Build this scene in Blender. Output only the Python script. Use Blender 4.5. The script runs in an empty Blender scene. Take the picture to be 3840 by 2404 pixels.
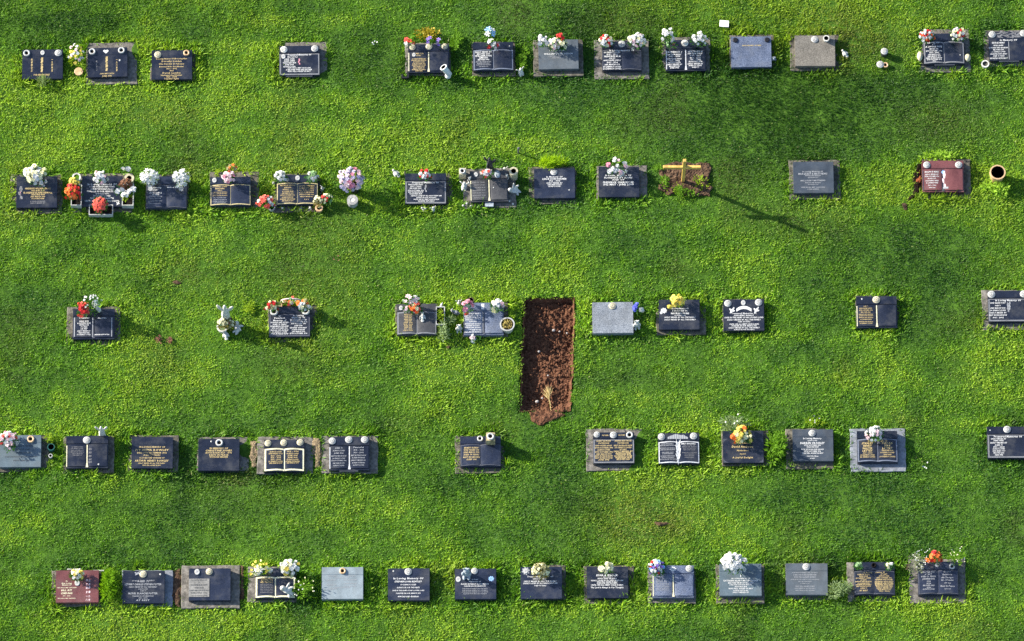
import bpy, bmesh, math, random
import numpy as np
from mathutils import Vector, Matrix

random.seed(7)
RNG = np.random.default_rng(11)
R = math.radians
SC = bpy.context.scene
COL = SC.collection

# ------------------------------------------------------------------ camera
TILT, DIST, FPX = R(22), 90.0, 259.0 * 90.0
CT, ST = math.cos(TILT), math.sin(TILT)
CAM = Vector((0, -DIST * ST, DIST * CT))
cam = bpy.data.cameras.new('camera')
cam.lens = FPX / 3840 * 36; cam.sensor_width = 36; cam.clip_start = 1; cam.clip_end = 3000
co = bpy.data.objects.new('camera', cam); co.location = CAM; co.rotation_euler = (TILT, 0, 0)
COL.objects.link(co); SC.camera = co

CROP = [0, 0, 1.0]
def crop(x, y, s): CROP[:] = [x, y, s]
def P(X, Y, z=0.0):
    """where the ray through a point of the photograph meets the height z"""
    px, py = CROP[0] + X / CROP[2], CROP[1] + Y / CROP[2]
    a, b = (px - 1920) / FPX, -(py - 1202) / FPX
    d = Vector((a, b * CT + ST, b * ST - CT))
    t = (z - CAM.z) / d.z
    return CAM + d * t
def M(px): return px / CROP[2] / 259.0        # crop pixels to metres

# ------------------------------------------------------------------ noise, ground height
_T = [np.random.default_rng(100 + i).random((256, 256)) for i in range(12)]
def vnoise(x, y, scale, seed=0):
    t = _T[seed % 12]
    x = np.asarray(x, float) / scale + 57.3 * (seed + 1); y = np.asarray(y, float) / scale + 91.7 * (seed + 1)
    xi, yi = np.floor(x).astype(int), np.floor(y).astype(int)
    fx, fy = x - xi, y - yi
    fx, fy = fx * fx * (3 - 2 * fx), fy * fy * (3 - 2 * fy)
    g = lambda i, j: t[(yi + j) % 256, (xi + i) % 256]
    return (g(0, 0) * (1 - fx) + g(1, 0) * fx) * (1 - fy) + (g(0, 1) * (1 - fx) + g(1, 1) * fx) * fy
def G(x, y):
    return (vnoise(x, y, 1.7, 1) - .5) * .085 + (vnoise(x, y, .62, 2) - .5) * .045 + (vnoise(x, y, .3, 3) - .5) * .02
def g(x, y): return float(G(x, y))

# ------------------------------------------------------------------ materials
MATS = {}
def mat(name, col, rough=.6, spec=.5, noise=None, bump=None, metal=0, trans=0, col2=None, coat=0, dust=0):
    """noise=(scale, amount) varies the colour, bump=(scale, strength)"""
    if name in MATS: return MATS[name]
    m = bpy.data.materials.new(name); m.use_nodes = True
    nt = m.node_tree; b = nt.nodes['Principled BSDF']; L = nt.links.new
    b.inputs['Base Color'].default_value = (*col, 1); b.inputs['Roughness'].default_value = rough
    b.inputs['Specular IOR Level'].default_value = spec; b.inputs['Metallic'].default_value = metal
    if coat: b.inputs['Coat Weight'].default_value = coat
    tc = nt.nodes.new('ShaderNodeTexCoord')
    if noise:
        n = nt.nodes.new('ShaderNodeTexNoise'); n.inputs['Scale'].default_value = noise[0]; n.inputs['Detail'].default_value = 4
        L(tc.outputs['Object'], n.inputs['Vector'])
        r = nt.nodes.new('ShaderNodeValToRGB'); a = noise[1]
        r.color_ramp.elements[0].position = .36; r.color_ramp.elements[1].position = .64
        c2 = col2 or tuple(min(1, c * (1 + a)) for c in col)
        r.color_ramp.elements[0].color = (*[c * (1 - a) for c in col], 1) if not col2 else (*col, 1)
        r.color_ramp.elements[1].color = (*c2, 1)
        L(n.outputs['Fac'], r.inputs['Fac'])
        n2 = nt.nodes.new('ShaderNodeTexNoise'); n2.inputs['Scale'].default_value = 7; n2.inputs['Detail'].default_value = 3
        L(tc.outputs['Object'], n2.inputs['Vector'])
        mr = nt.nodes.new('ShaderNodeMapRange'); mr.inputs['From Min'].default_value = .3; mr.inputs['From Max'].default_value = .7
        mr.inputs['To Min'].default_value = .8; mr.inputs['To Max'].default_value = 1.2
        L(n2.outputs['Fac'], mr.inputs['Value'])
        mx = nt.nodes.new('ShaderNodeMix'); mx.data_type = 'RGBA'; mx.blend_type = 'MULTIPLY'; mx.inputs[0].default_value = 1
        L(r.outputs['Color'], mx.inputs[6]); L(mr.outputs['Result'], mx.inputs[7]); L(mx.outputs[2], b.inputs['Base Color'])
        if dust:
            n3 = nt.nodes.new('ShaderNodeTexNoise'); n3.inputs['Scale'].default_value = 4.5; n3.inputs['Detail'].default_value = 8; n3.inputs['Roughness'].default_value = .7
            oi = nt.nodes.new('ShaderNodeObjectInfo'); ad = nt.nodes.new('ShaderNodeVectorMath'); ad.operation = 'ADD'
            sc_ = nt.nodes.new('ShaderNodeMath'); sc_.operation = 'MULTIPLY'; sc_.inputs[1].default_value = 50
            L(oi.outputs['Random'], sc_.inputs[0]); L(tc.outputs['Object'], ad.inputs[0]); L(sc_.outputs[0], ad.inputs[1]); L(ad.outputs[0], n3.inputs['Vector'])
            m3 = nt.nodes.new('ShaderNodeMapRange'); m3.inputs['From Min'].default_value = .48; m3.inputs['From Max'].default_value = .8; m3.inputs['To Max'].default_value = dust
            L(n3.outputs['Fac'], m3.inputs['Value'])
            mx2 = nt.nodes.new('ShaderNodeMix'); mx2.data_type = 'RGBA'; mx2.inputs[7].default_value = (.16, .155, .14, 1)
            L(m3.outputs['Result'], mx2.inputs[0]); L(mx.outputs[2], mx2.inputs[6]); L(mx2.outputs[2], b.inputs['Base Color'])
        mr2 = nt.nodes.new('ShaderNodeMapRange'); mr2.inputs['To Min'].default_value = max(0, rough - .1); mr2.inputs['To Max'].default_value = min(1, rough + .12)
        L(n2.outputs['Fac'], mr2.inputs['Value']); L(mr2.outputs['Result'], b.inputs['Roughness'])
    if bump:
        n = nt.nodes.new('ShaderNodeTexNoise'); n.inputs['Scale'].default_value = bump[0]; n.inputs['Detail'].default_value = 5
        L(tc.outputs['Object'], n.inputs['Vector'])
        bp = nt.nodes.new('ShaderNodeBump'); bp.inputs['Strength'].default_value = bump[1]; bp.inputs['Distance'].default_value = .01
        L(n.outputs['Fac'], bp.inputs['Height']); L(bp.outputs['Normal'], b.inputs['Normal'])
    if trans:
        tr = nt.nodes.new('ShaderNodeBsdfTranslucent'); tr.inputs['Color'].default_value = (min(1, col[0] * 1.3), min(1, col[1] * 1.3), col[2] * .6, 1)
        ms = nt.nodes.new('ShaderNodeMixShader'); ms.inputs[0].default_value = trans
        L(b.outputs[0], ms.inputs[1]); L(tr.outputs[0], ms.inputs[2]); L(ms.outputs[0], nt.nodes['Material Output'].inputs[0])
    MATS[name] = m; return m

STONE = {
 'blk': ('polished_black_granite', (.012, .015, .028), .22, .7, (260, .5), None),
 'nvy': ('polished_navy_granite', (.017, .022, .042), .25, .7, (260, .5), None),
 'dgr': ('dark_grey_granite', (.05, .05, .055), .4, .5, (200, .4), None),
 'slt': ('slate_grey_granite', (.045, .057, .075), .35, .6, (240, .35), None),
 'gry': ('grey_granite', (.08, .097, .115), .45, .5, (220, .3), None),
 'lgt': ('light_grey_granite', (.21, .255, .285), .5, .5, (200, .22), None),
 'lsl': ('light_slate', (.095, .13, .155), .4, .5, (160, .2), None),
 'blu': ('speckled_blue_granite', (.028, .045, .09), .4, .5, (110, .3), (.17, .20, .28)),
 'spk': ('speckled_grey_granite', (.085, .10, .125), .45, .5, (100, .3), (.31, .335, .37)),
 'wth': ('weathered_grey_brown_granite', (.09, .08, .065), .6, .4, (70, .3), (.22, .20, .17)),
 'red': ('polished_red_granite', (.10, .03, .03), .3, .6, (150, .3), (.19, .07, .07)),
}
def stone_mat(k):
    n, c, r, s, no, c2 = STONE[k]; return mat(n, c, r, s, no, None, col2=c2, dust=.42)
CONC = mat('pale_concrete', (.15, .138, .122), .9, .2, (25, .35), (60, .5))
CONB = mat('bluish_concrete', (.19, .205, .235), .85, .2, (25, .2), (60, .3))
COND = mat('mossy_concrete', (.115, .105, .085), .95, .2, (22, .4), (50, .6))
CLR = {
 'gold': (.55, .42, .19), 'white': (.68, .68, .67), 'grey': (.33, .34, .36), 'cream': (.78, .72, .5), 'dark': (.06, .065, .07), 'dim': (.2, .2, .21),
 'w': (.68, .68, .66), 'c': (.8, .77, .5), 'y': (.83, .68, .13), 'r': (.62, .03, .03), 'p': (.72, .3, .38), 'P': (.8, .6, .62), 'o': (.8, .2, .04),
 'v': (.22, .13, .5), 'b': (.2, .09, .045), 'l': (.56, .5, .64), 'k': (.8, .14, .1), 'g': (.25, .4, .18), 'u': (.3, .5, .85), 's': (.32, .3, .14), 'U': (.1, .12, .6)}
def paint(k, rough=.55):
    return mat('painted_' + k if len(k) > 1 else {'w': 'white', 'c': 'cream', 'y': 'yellow', 'r': 'red', 'p': 'pink', 'P': 'pale_pink', 'o': 'orange', 'v': 'purple',
        'b': 'brown', 'l': 'lilac', 'k': 'coral', 'g': 'green', 'u': 'sky_blue', 's': 'straw', 'U': 'royal_blue'}[k] + '_petal', CLR[k], rough, .3)
FRAME = {'grey': mat('honed_grey_edge', (.16, .165, .18), .6, .4, (90, .25)), 'gold': mat('gilded_edge', (.5, .42, .22), .55, .4, (60, .25)),
         'white': mat('white_edge', (.55, .56, .58), .6, .4, (60, .2)), 'blue': mat('honed_blue_edge', (.13, .15, .2), .55, .4, (90, .2)),
         'cream': mat('cream_edge', (.66, .62, .42), .6, .4, (60, .2)), 'dark': mat('honed_dark_edge', (.06, .065, .085), .5, .5, (90, .25))}
LEAF = mat('bouquet_leaf', (.045, .15, .02), .6, .15, trans=.45)
LEAFD = mat('dry_leaf', (.22, .2, .06), .6, .15, trans=.45)
SHRUB = mat('shrub_leaf', (.13, .27, .015), .6, .15, trans=.45)
SHRUBY = mat('yellow_green_leaf', (.26, .38, .02), .6, .15, trans=.45)
SHRUBP = mat('pale_green_leaf', (.22, .30, .14), .6, .15, trans=.45)
HOLLOW_SHADE = mat('hollow_shade', (.006, .005, .005), .9, .1)  # near-black colour paints the shade inside holders, pots and vases
CERW = mat('white_ceramic', (.42, .42, .405), .5, .4, (45, .18))
CERC = mat('cream_ceramic', (.46, .42, .29), .5, .4, (45, .18))
CERB = mat('tan_ceramic', (.55, .36, .2), .45, .5, (30, .12))
PLAST = mat('white_plastic', (.56, .57, .58), .5, .4, (60, .1))
STAT = mat('weathered_white_stone', (.55, .54, .5), .8, .2, (30, .35), (50, .4))
STATG = mat('grey_stone_figure', (.3, .34, .38), .8, .2, (40, .25), (50, .4))
STATD = mat('dark_stone_figure', (.03, .032, .04), .6, .4, (40, .3))
WOOD = mat('pale_pine', (.6, .39, .10), .6, .3, (20, .2))
SOIL = mat('red_brown_soil', (.072, .03, .018), .95, .1, (26, .5), (70, 1), col2=(.155, .075, .043))
WEED = mat('broad_weed_leaf', (.27, .44, .04), .6, .15, trans=.4)
SOILD = mat('dark_garden_soil', (.05, .032, .022), .95, .1, (18, .4), (70, .8))

# ------------------------------------------------------------------ object helpers
def link(name, me, parent=None, loc=None, m=None, smooth=False):
    o = bpy.data.objects.new(name, me); COL.objects.link(o)
    if m is not None and not me.materials: me.materials.append(m)
    if parent is not None: o.parent = parent
    if loc is not None: o.location = loc
    if smooth: me.shade_smooth()
    return o
def empty(name, loc, label, cat, group=None, rz=0):
    o = bpy.data.objects.new(name, None); COL.objects.link(o); o.location = loc; o.rotation_euler = (0, 0, rz)
    o.empty_display_size = .05
    return tag(o, label, cat, group)
USED = {}
def tag(o, label, cat, group=None, kind=None):
    USED[label] = USED.get(label, 0) + 1
    o['label'] = label; o['category'] = cat
    if group: o['group'] = group
    if kind: o['kind'] = kind
    return o
def bm_mesh(bm, name):
    me = bpy.data.meshes.new(name); bm.to_mesh(me); bm.free(); return me
def mesh(name, v, f):
    me = bpy.data.meshes.new(name); me.from_pydata([tuple(p) for p in v], [], f); me.update(); return me
def lathe(prof, n=20, name='lathe', mi=None):
    """closed solid of revolution from (radius, z) pairs; mi gives a material slot per band"""
    v, f = [], []
    for r, z in prof:
        for k in range(n):
            a = 2 * math.pi * k / n; v.append((r * math.cos(a), r * math.sin(a), z))
    for i in range(len(prof) - 1):
        for k in range(n):
            f.append((i * n + k, i * n + (k + 1) % n, (i + 1) * n + (k + 1) % n, (i + 1) * n + k))
    f.append(tuple(range(n))[::-1]); f.append(tuple((len(prof) - 1) * n + k for k in range(n)))
    me = mesh(name, v, f)
    if mi:
        for p in me.polygons:
            b = p.index // n
            p.material_index = mi[b] if b < len(mi) else (mi[0] if b == len(prof) - 1 and p.index % n == 0 else mi[-1])
        me.polygons[len(f) - 1].material_index = mi[-1]; me.polygons[len(f) - 2].material_index = mi[0]
    return me
def box(bm, x0, x1, y0, y1, z0, z1):
    vs = [bm.verts.new((x, y, z)) for z in (z0, z1) for x, y in ((x0, y0), (x1, y0), (x1, y1), (x0, y1))]
    for q in ((3, 2, 1, 0), (4, 5, 6, 7), (0, 1, 5, 4), (1, 2, 6, 5), (2, 3, 7, 6), (3, 0, 4, 7)): bm.faces.new([vs[i] for i in q])
def boxmesh(name, x0, x1, y0, y1, z0, z1, bev=.002):
    bm = bmesh.new(); box(bm, x0, x1, y0, y1, z0, z1)
    if bev: bmesh.ops.bevel(bm, geom=bm.edges[:], offset=bev, segments=1, affect='EDGES')
    return bm_mesh(bm, name)
def slab(name, x0, x1, yt, yb, zt, zb, nx=16):
    """a panel with curved top and bottom edges and a curved upper face"""
    v, f = [], []
    ny = 3
    for i in range(nx + 1):
        x = x0 + (x1 - x0) * i / nx; a, b = yb(x), yt(x)
        for j in range(ny + 1):
            y = a + (b - a) * j / ny; v.append((x, y, zt(x, y)))
    n = ny + 1
    for i in range(nx):
        for j in range(ny): f.append((i * n + j, (i + 1) * n + j, (i + 1) * n + j + 1, i * n + j + 1))
    rim = [i * n for i in range(nx + 1)] + [nx * n + j for j in range(1, n)] + [i * n + ny for i in range(nx - 1, -1, -1)] + [j for j in range(ny - 1, 0, -1)]
    base = len(v)
    for k in rim: v.append((v[k][0], v[k][1], zb(v[k][0], v[k][1])))
    m_ = len(rim)
    for k in range(m_): f.append((rim[k], base + k, base + (k + 1) % m_, rim[(k + 1) % m_]))
    return mesh(name, v, f)

# ------------------------------------------------------------------ lettering
GLY = {}
def glyph(ch):
    if ch in GLY: return GLY[ch]
    cu = bpy.data.curves.new('letter', 'FONT'); cu.body = ch; cu.resolution_u = 1; cu.offset = .026; cu.size = 1
    o = bpy.data.objects.new('letter', cu); COL.objects.link(o)
    dg = bpy.context.evaluated_depsgraph_get(); e = o.evaluated_get(dg); me = e.to_mesh()
    vs = [(v.co.x, v.co.y) for v in me.vertices]; fs = [tuple(p.vertices) for p in me.polygons]
    e.to_mesh_clear(); bpy.data.objects.remove(o); bpy.data.curves.remove(cu)
    adv = (max(x for x, _ in vs) + .07) if vs else .3
    GLY[ch] = (vs, fs, adv); return GLY[ch]
POOL = ("XX|1926|AGED 71|1912 - 1994|AT REST|WITH LOVE|DEAR WIFE|1931 - 2002|JUNE 1998|A LOVING WIFE|BELOVED DAD|ALWAYS LOVED|GOD BLESS YOU|2ND MARCH 1999|AGED 76 YEARS|"
        "SADLY MISSED BY|TREASURED MUM|WHO PASSED AWAY|A DEAR HUSBAND|SO DEARLY LOVED|REST IN PEACE NOW|15TH OCTOBER 1996|HUSBAND AND FATHER|REUNITED WITH MARY|MUM DAD AND GRANDAD|"
        "WHO FELL ASLEEP IN MAY|ALWAYS IN OUR THOUGHTS|FOREVER IN OUR HEARTS XX|A BELOVED WIFE AND MOTHER|UNTIL WE ALL MEET ONCE AGAIN|SADLY MISSED BY ALL THE FAMILY|"
        "DEARLY LOVED BY ALL WHO KNEW HIM|SAFE IN THE ARMS OF HIS LOVING LORD|GONE FROM OUR HOME BUT NOT OUR HEARTS").split('|')
def pool(n):
    c = sorted(POOL, key=lambda s: abs(len(s) - n) + random.random() * 1.5); return c[0]
def lay(out, text, xc, yc, w, h, surf, shear=.12, dz=.0022):
    """adds one line of lettering, w wide and h high, centred on xc, yc"""
    gl = [glyph(c) if c != ' ' else ([], [], .34) for c in text]
    tot = sum(q[2] for q in gl); sx = w / tot; sy = h / .72; x = xc - w / 2
    for vs, fs, adv in gl:
        b = len(out[0])
        for vx, vy in vs:
            X = x + vx * sx + (vy - .35) * sy * shear; Y = yc + (vy - .36) * sy
            out[0].append((X, Y, surf(X, Y) + dz))
        for q in fs: out[1].append(tuple(b + i for i in q))
        x += adv * sx
EXPO = 1.36
# ------------------------------------------------------------------ gravestones
ORD = 'first second third fourth fifth sixth seventh eighth ninth tenth eleventh twelfth thirteenth fourteenth'.split()
ROW = ['top', 0]
def row(n): ROW[:] = [n, 0]
SLABS, STONES, BARE, TUFTS = [], [], [], []      # what the grass has to leave free, or grows thicker on
LIDM = {}
def lid_mesh(kind, r):
    key = (kind, round(r, 3))
    if key in LIDM: return LIDM[key]
    if kind.startswith('lid'):
        me = lathe([(r * .97, -.01), (r * .97, .005), (r * .9, .009), (r * .84, .007), (r * .8, .010), (r * .25, .0115)], 24, 'lid')
        bm = bmesh.new(); bm.from_mesh(me); bpy.data.meshes.remove(me)
        n0 = len(bm.faces)
        for i in range(9):
            a = i * 2 * math.pi / 8; q = 0 if i == 8 else r * .55
            bmesh.ops.create_circle(bm, cap_ends=True, radius=r * .125, segments=6, matrix=Matrix.Translation((q * math.cos(a), q * math.sin(a), .0125)))
        bm.faces.ensure_lookup_table()
        for fc in bm.faces[n0:]: fc.material_index = 1
        me = bm_mesh(bm, 'lid')
        me.materials.append({'lid': CERW, 'lidc': CERC, 'lidt': STAT}[kind]); me.materials.append(mat('lid_perforation', (.16, .15, .14), .8, .2))
    elif kind.startswith('ring'):
        me = lathe([(r, -.01), (r, .012), (r * .9, .019), (r * .62, .018), (r * .5, .006), (r * .3, .004)], 24, 'ring', [0, 0, 0, 0, 1, 1])  # flat dark middle stands in for the shade of the hole
        me.materials.append({'ring': CERW, 'ringb': CERB, 'ringc': CERC, 'ringk': HOLLOW_SHADE, 'ringg': mat('dark_green_plastic', (.01, .05, .04), .4)}[kind]); me.materials.append(HOLLOW_SHADE)
    elif kind == 'oval':
        me = lathe([(r, -.004), (r, .004), (r * .9, .007), (r * .45, .0075), (r * .4, .0078)], 20, 'oval', [0, 0, 0, 1, 1])
        me.materials.append(CERW); me.materials.append(mat('faded_portrait', (.3, .3, .32), .5, .3, (300, .6)))
    elif kind == 'disc':
        me = lathe([(r, -.004), (r, .010), (r * .85, .013), (r * .4, .011)], 20, 'disc'); me.materials.append(mat('black_rubber', (.008, .008, .012), .5, .3))
    elif kind == 'dot':
        me = lathe([(r, -.004), (r, .003), (r * .6, .006)], 8, 'dot'); me.materials.append(CERW)
    me.shade_flat() if kind == 'oval' else me.shade_smooth()
    LIDM[key] = me; return me
PART = {'lid': 'flower_holder_lid', 'ring': 'flower_holder', 'oval': 'photo_plaque', 'disc': 'rubber_cap', 'dot': 'stud'}

def emblem(kind, w, h, z):
    """small raised decorations, flat on the stone as in the photograph"""
    v, f = [], []
    def poly(pts):
        b = len(v)
        for x, y in pts: v.append((x * w, y * h, z(x * w, y * h) + .0024))
        f.append(tuple(range(b, b + len(pts))))
    def leaf(x, y, a, l, t):
        ca, sa = math.cos(a), math.sin(a)
        poly([(x + ca * p * l - sa * q * t, y + sa * p * l + ca * q * t) for p, q in ((0, 0), (.35, -.5), (.75, -.4), (1, 0), (.75, .4), (.35, .5))])
    if kind == 'flower':
        for i in range(8): leaf(0, 0, i * .785 + .2, .48, .26)
    elif kind == 'rose':
        for i in range(6): leaf(.05, .3, i * 1.05, .22, .2)
        leaf(.05, .2, -1.75, .65, .07); leaf(0, -.1, 2.5, .35, .22); leaf(-.02, -.2, -.4, .35, .22)
    elif kind == 'dove':
        leaf(-.3, -.35, .9, 1.0, .3); leaf(0, 0, 2.4, .5, .25); leaf(0, 0, .1, .5, .25); leaf(.25, .25, 1.2, .3, .2)
    elif kind == 'cross':
        poly([(-.12, -.5), (.12, -.5), (.12, .5), (-.12, .5)]); poly([(-.4, .12), (-.12, .12), (-.12, .3), (-.4, .3)]); poly([(.12, .12), (.4, .12), (.4, .3), (.12, .3)])
    elif kind == 'banner':
        n = 8
        for i in range(n):
            x0, x1 = -.5 + i / n, -.5 + (i + 1) / n; c = lambda x: .35 - x * x * 2.2
            poly([(x0, c(x0) - .4), (x1, c(x1) - .4), (x1, c(x1) + .2), (x0, c(x0) + .2)])
    elif kind == 'vine':
        for i in range(13):
            y = .46 - i * .077; leaf(.05 * math.sin(i), y, .7 + (i % 2) * 1.9, .5, .13); leaf(.0, y, 3.6 + (i % 2), .35, .11)
    elif kind == 'hills':
        rr = random.Random(3); pts = [(-.5, -.45)] + [(-.5 + i / 9, -.1 + .5 * math.sin(math.pi * i / 9) + rr.uniform(-.12, .1)) for i in range(10)] + [(.5, -.45)]
        for i in range(9):
            a, b = pts[i + 1], pts[i + 2]; poly([(a[0], -.45), (b[0] - .015, -.45), (b[0] - .015, b[1]), a])
    elif kind == 'heart':
        poly([(.5 * math.sin(t) ** 3, .45 * (13 * math.cos(t) - 5 * math.cos(2 * t) - 2 * math.cos(3 * t) - math.cos(4 * t)) / 16) for t in [i * math.pi / 10 for i in range(20)][::-1]])
    elif kind == 'strip':
        rr = random.Random(5)
        for i in range(26): leaf(rr.uniform(-.45, .45), rr.uniform(-.4, .4), rr.uniform(0, 6.3), .12, .35)
    elif kind == 'ribbon':
        poly([(-.22, .5), (-.22, -.25), (-.5, -.5), (.5, -.5), (.22, -.25), (.22, .5)][::-1] if False else [(-.5, -.5), (.5, -.5), (.22, -.3), (.2, .5), (-.2, .5), (-.22, -.3)])
    elif kind == 'bar':
        poly([(-.5, -.5), (.5, -.5), (.5, .5), (-.5, .5)])
    return v, f

def S(x0, y0, x1, y1, style, stone, desc, base=None, rot=None, edge='grey', col='white', T=(), H=(), E=(), strip=.23, ledge=None,
      conc=None, page=None, low=False, th=17, corner=0, plaque=None):
    n = ROW[1]; ROW[1] += 1
    ref = f"{ORD[n]} stone of the {ROW[0]} row"
    ROW.append(ref); S.ref = ref
    hb, hf = (.105, .075) if low else (.13, .083)
    A, B = P((x0 + x1) / 2, y0, hb), P((x0 + x1) / 2, y1, hf)
    W = (P(x1, y0, hb) - P(x0, y0, hb)).length
    cx, cy = A.x, (A.y + B.y) / 2; L = A.y - B.y
    gz = g(cx, cy)
    rz = R(rot if rot is not None else random.uniform(.2, 1.2))
    root = empty('gravestone', (cx, cy, gz), f"{desc}, {ORD[n]} in {ROW[0]} row", 'gravestone', 'flat gravestones set in rows in the lawn', rz)
    yb, yf = L / 2, -L / 2; ys = yb - strip * L
    step = .004 if style in ('plain', 'flat') else .012
    if style == 'flat': step = 0; 
    def face(y): return hf + (y - yf) / (ys - yf) * (hb - step - .012 - hf) if y < ys else hb - (yb - y) / (yb - ys) * .012
    if style == 'flat':
        def face(y): return hf + (y - yf) / L * (hb - hf)
    def lx(X): return ((X - x0) / (x1 - x0) - .5) * W
    def ly(Y): return yb - (Y - y0) / (y1 - y0) * L
    # slab of concrete under the stone
    if base:
        bx0, by0, bx1, by1 = base
        p, q = P(bx0, by0, .01 + gz) - Vector((cx, cy, 0)), P(bx1, by1, .01 + gz) - Vector((cx, cy, 0))
        j = lambda a: random.uniform(-a, a)
        nx, ny = 10, 8
        ring = [(p.x + (q.x - p.x) * i / nx, q.y) for i in range(nx)] + [(q.x, q.y + (p.y - q.y) * i / ny) for i in range(ny)] + \
               [(q.x + (p.x - q.x) * i / nx, p.y) for i in range(nx)] + [(p.x, p.y + (q.y - p.y) * i / ny) for i in range(ny)]
        ring = [(x + j(.006), y + j(.006)) for x, y in ring]
        m_ = len(ring); mx_, my_ = (p.x + q.x) / 2, (p.y + q.y) / 2
        v = [(x, y, -.1) for x, y in ring] + [(x, y, .012) for x, y in ring] + [(mx_ + (x - mx_) * .985, my_ + (y - my_) * .985, .018) for x, y in ring]
        f = [(k, (k + 1) % m_, m_ + (k + 1) % m_, m_ + k) for k in range(m_)] + [(m_ + k, m_ + (k + 1) % m_, 2 * m_ + (k + 1) % m_, 2 * m_ + k) for k in range(m_)] + [tuple(range(2 * m_, 3 * m_))]
        o = link('concrete_slab', mesh('concrete_slab', v, f), root, m=conc or CONC)
        SLABS.append((cx + p.x, cx + q.x, cy + q.y, cy + p.y, (conc or CONC) is COND))
    STONES.append((cx - W / 2, cx + W / 2, cy + yf, cy + yb))
    # the tablet
    if style == 'flat': prof = [(yf, -.05), (yb, -.05), (yb, hb), (yf, hf)]
    else: prof = [(yf, -.05), (yb, -.05), (yb, hb), (ys, hb - .012), (ys - .004, hb - .012 - step), (yf, hf)]
    bm = bmesh.new(); rings = []
    for x in (-W / 2, W / 2): rings.append([bm.verts.new((x, a, b)) for a, b in prof])
    k = len(prof)
    bm.faces.new(rings[0]); bm.faces.new(rings[1][::-1])
    for i in range(k): bm.faces.new((rings[0][i], rings[1][i], rings[1][(i + 1) % k], rings[0][(i + 1) % k])[::-1])
    bmesh.ops.recalc_face_normals(bm, faces=bm.faces[:])
    eds = [e for e in bm.edges if e.calc_face_angle(0) > .7]
    bmesh.ops.bevel(bm, geom=eds, offset=.0035, segments=2, affect='EDGES', clamp_overlap=True)
    sm = stone_mat(stone)
    link('tablet', bm_mesh(bm, 'tablet'), root, m=sm)
    pm = stone_mat(page) if page else sm
    surf = lambda x, y: face(y)
    FM = FRAME[edge]
    top, bot = ys - .012, yf + .008
    hw = W / 2 - .006
    if style == 'book':
        arch = lambda x: math.sin(math.pi * min(1, abs(x) / hw) ** .75)
        zt = lambda x, y: face(y) + .006 + .012 * arch(x)
        link('book', slab('book', -hw, hw, lambda x: top - .006 + .010 * arch(x), lambda x: bot + .010 * arch(x), zt, lambda x, y: face(y) - .004, 28), root, m=FM)
        bd = {'gold': .012, 'white': .013, 'grey': .020, 'blue': .017, 'dark': .010, 'cream': .024}[edge]; by_ = bd * .8 + .004
        for s in (-1, 1):
            a, b = (bd * .4, hw - bd) if s > 0 else (-hw + bd, -bd * .4)
            link('page', slab('page', a, b, lambda x: top - .006 - by_ + .010 * arch(x), lambda x: bot + by_ + .010 * arch(x), lambda x, y: zt(x, y) + .0025, lambda x, y: zt(x, y) - .002, 12), root, m=pm)
        surf = lambda x, y: zt(x, y) + .0025 if y < top else face(y)
        link('page_marker', lathe([(.010, 0), (.012, .004), (.006, .007)], 8, 'page_marker'), root, (0, bot + .012, zt(0, bot) + .0), m=FM)
    elif style == 'frame':
        zt = lambda x, y: face(y) + .007
        link('raised_border', slab('raised_border', -hw, hw, lambda x: top, lambda x: bot, zt, lambda x, y: face(y) - .004, 2), root, m=FM)
        link('panel', slab('panel', -hw + .02, hw - .02, lambda x: top - .014, lambda x: bot + .022, lambda x, y: zt(x, y) + .0025, lambda x, y: zt(x, y) - .002, 2), root, m=pm)
        surf = lambda x, y: zt(x, y) + .0025 if y < top else face(y)
    elif style == 'panel':
        c = .02
        bulge = lambda x: .010 * math.sin(math.pi * min(1, max(0, (abs(x) - c) / (hw - c))) ** .8)
        zt = lambda x, y: face(y) + .008 + bulge(x)
        for s in (-1, 1):
            a, b = (c, hw - .012) if s > 0 else (-hw + .016, -c)
            link('page', slab('page', a, b, lambda x: top, lambda x: bot + .018, zt, lambda x, y: face(y) - .003, 12), root, m=pm)
        surf = lambda x, y: zt(x, y) if y < top else face(y)
        v, f = emblem('ribbon', .036, top - bot - .01, lambda x, y: face(y + (top + bot) / 2) + .005)
        link('spine_ribbon', mesh('spine_ribbon', v, f), root, (0, (top + bot) / 2, 0), m=FM)
        v, f = emblem('bar', .012, top - bot - .03, lambda x, y: face(y + (top + bot) / 2) + .004)
        link('page_edge', mesh('page_edge', v, f), root, (-hw + .004, (top + bot) / 2, 0), m=FM)
    if corner:
        v, f = [], []
        for sx in (-1, 1):
            for sy in (-1, 1):
                b = len(v); cxx, cyy = sx * (hw - .0), (ys - .006) if sy > 0 else yf + .005
                pts = [(cxx, cyy)]
                for i in range(7):
                    t = i / 6 * math.pi / 2
                    pts.append((cxx - sx * .10 * (1 - math.sin(t)), cyy - sy * .08 * (1 - math.cos(t))))
                if sx * sy < 0: pts = pts[::-1]
                for x, y in pts: v.append((x, y, face(y) + .002))
                f.append(tuple(range(b, b + len(pts))))
        link('matt_corner', mesh('matt_corner', v, f), root, m=FRAME['dark'])
    if plaque:
        a, b, c, d = lx(plaque[0]), lx(plaque[2]), ly(plaque[3]), ly(plaque[1])
        link('metal_plaque', slab('metal_plaque', a, b, lambda x: d, lambda x: c, lambda x, y: face(y) + .006, lambda x, y: face(y) - .002, 2), root, m=mat('dull_bronze_plaque', (.27, .26, .24), .5, .5, (50, .2), metal=.3))
        surf = lambda x, y: face(y) + .006
    if ledge:
        a, b = lx(ledge[0]), lx(ledge[1])
        link('name_strip', boxmesh('name_strip', a, b, yf - .014, yf + .01, hf - .03, hf - .006), root, m=FRAME['dark'])
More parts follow.
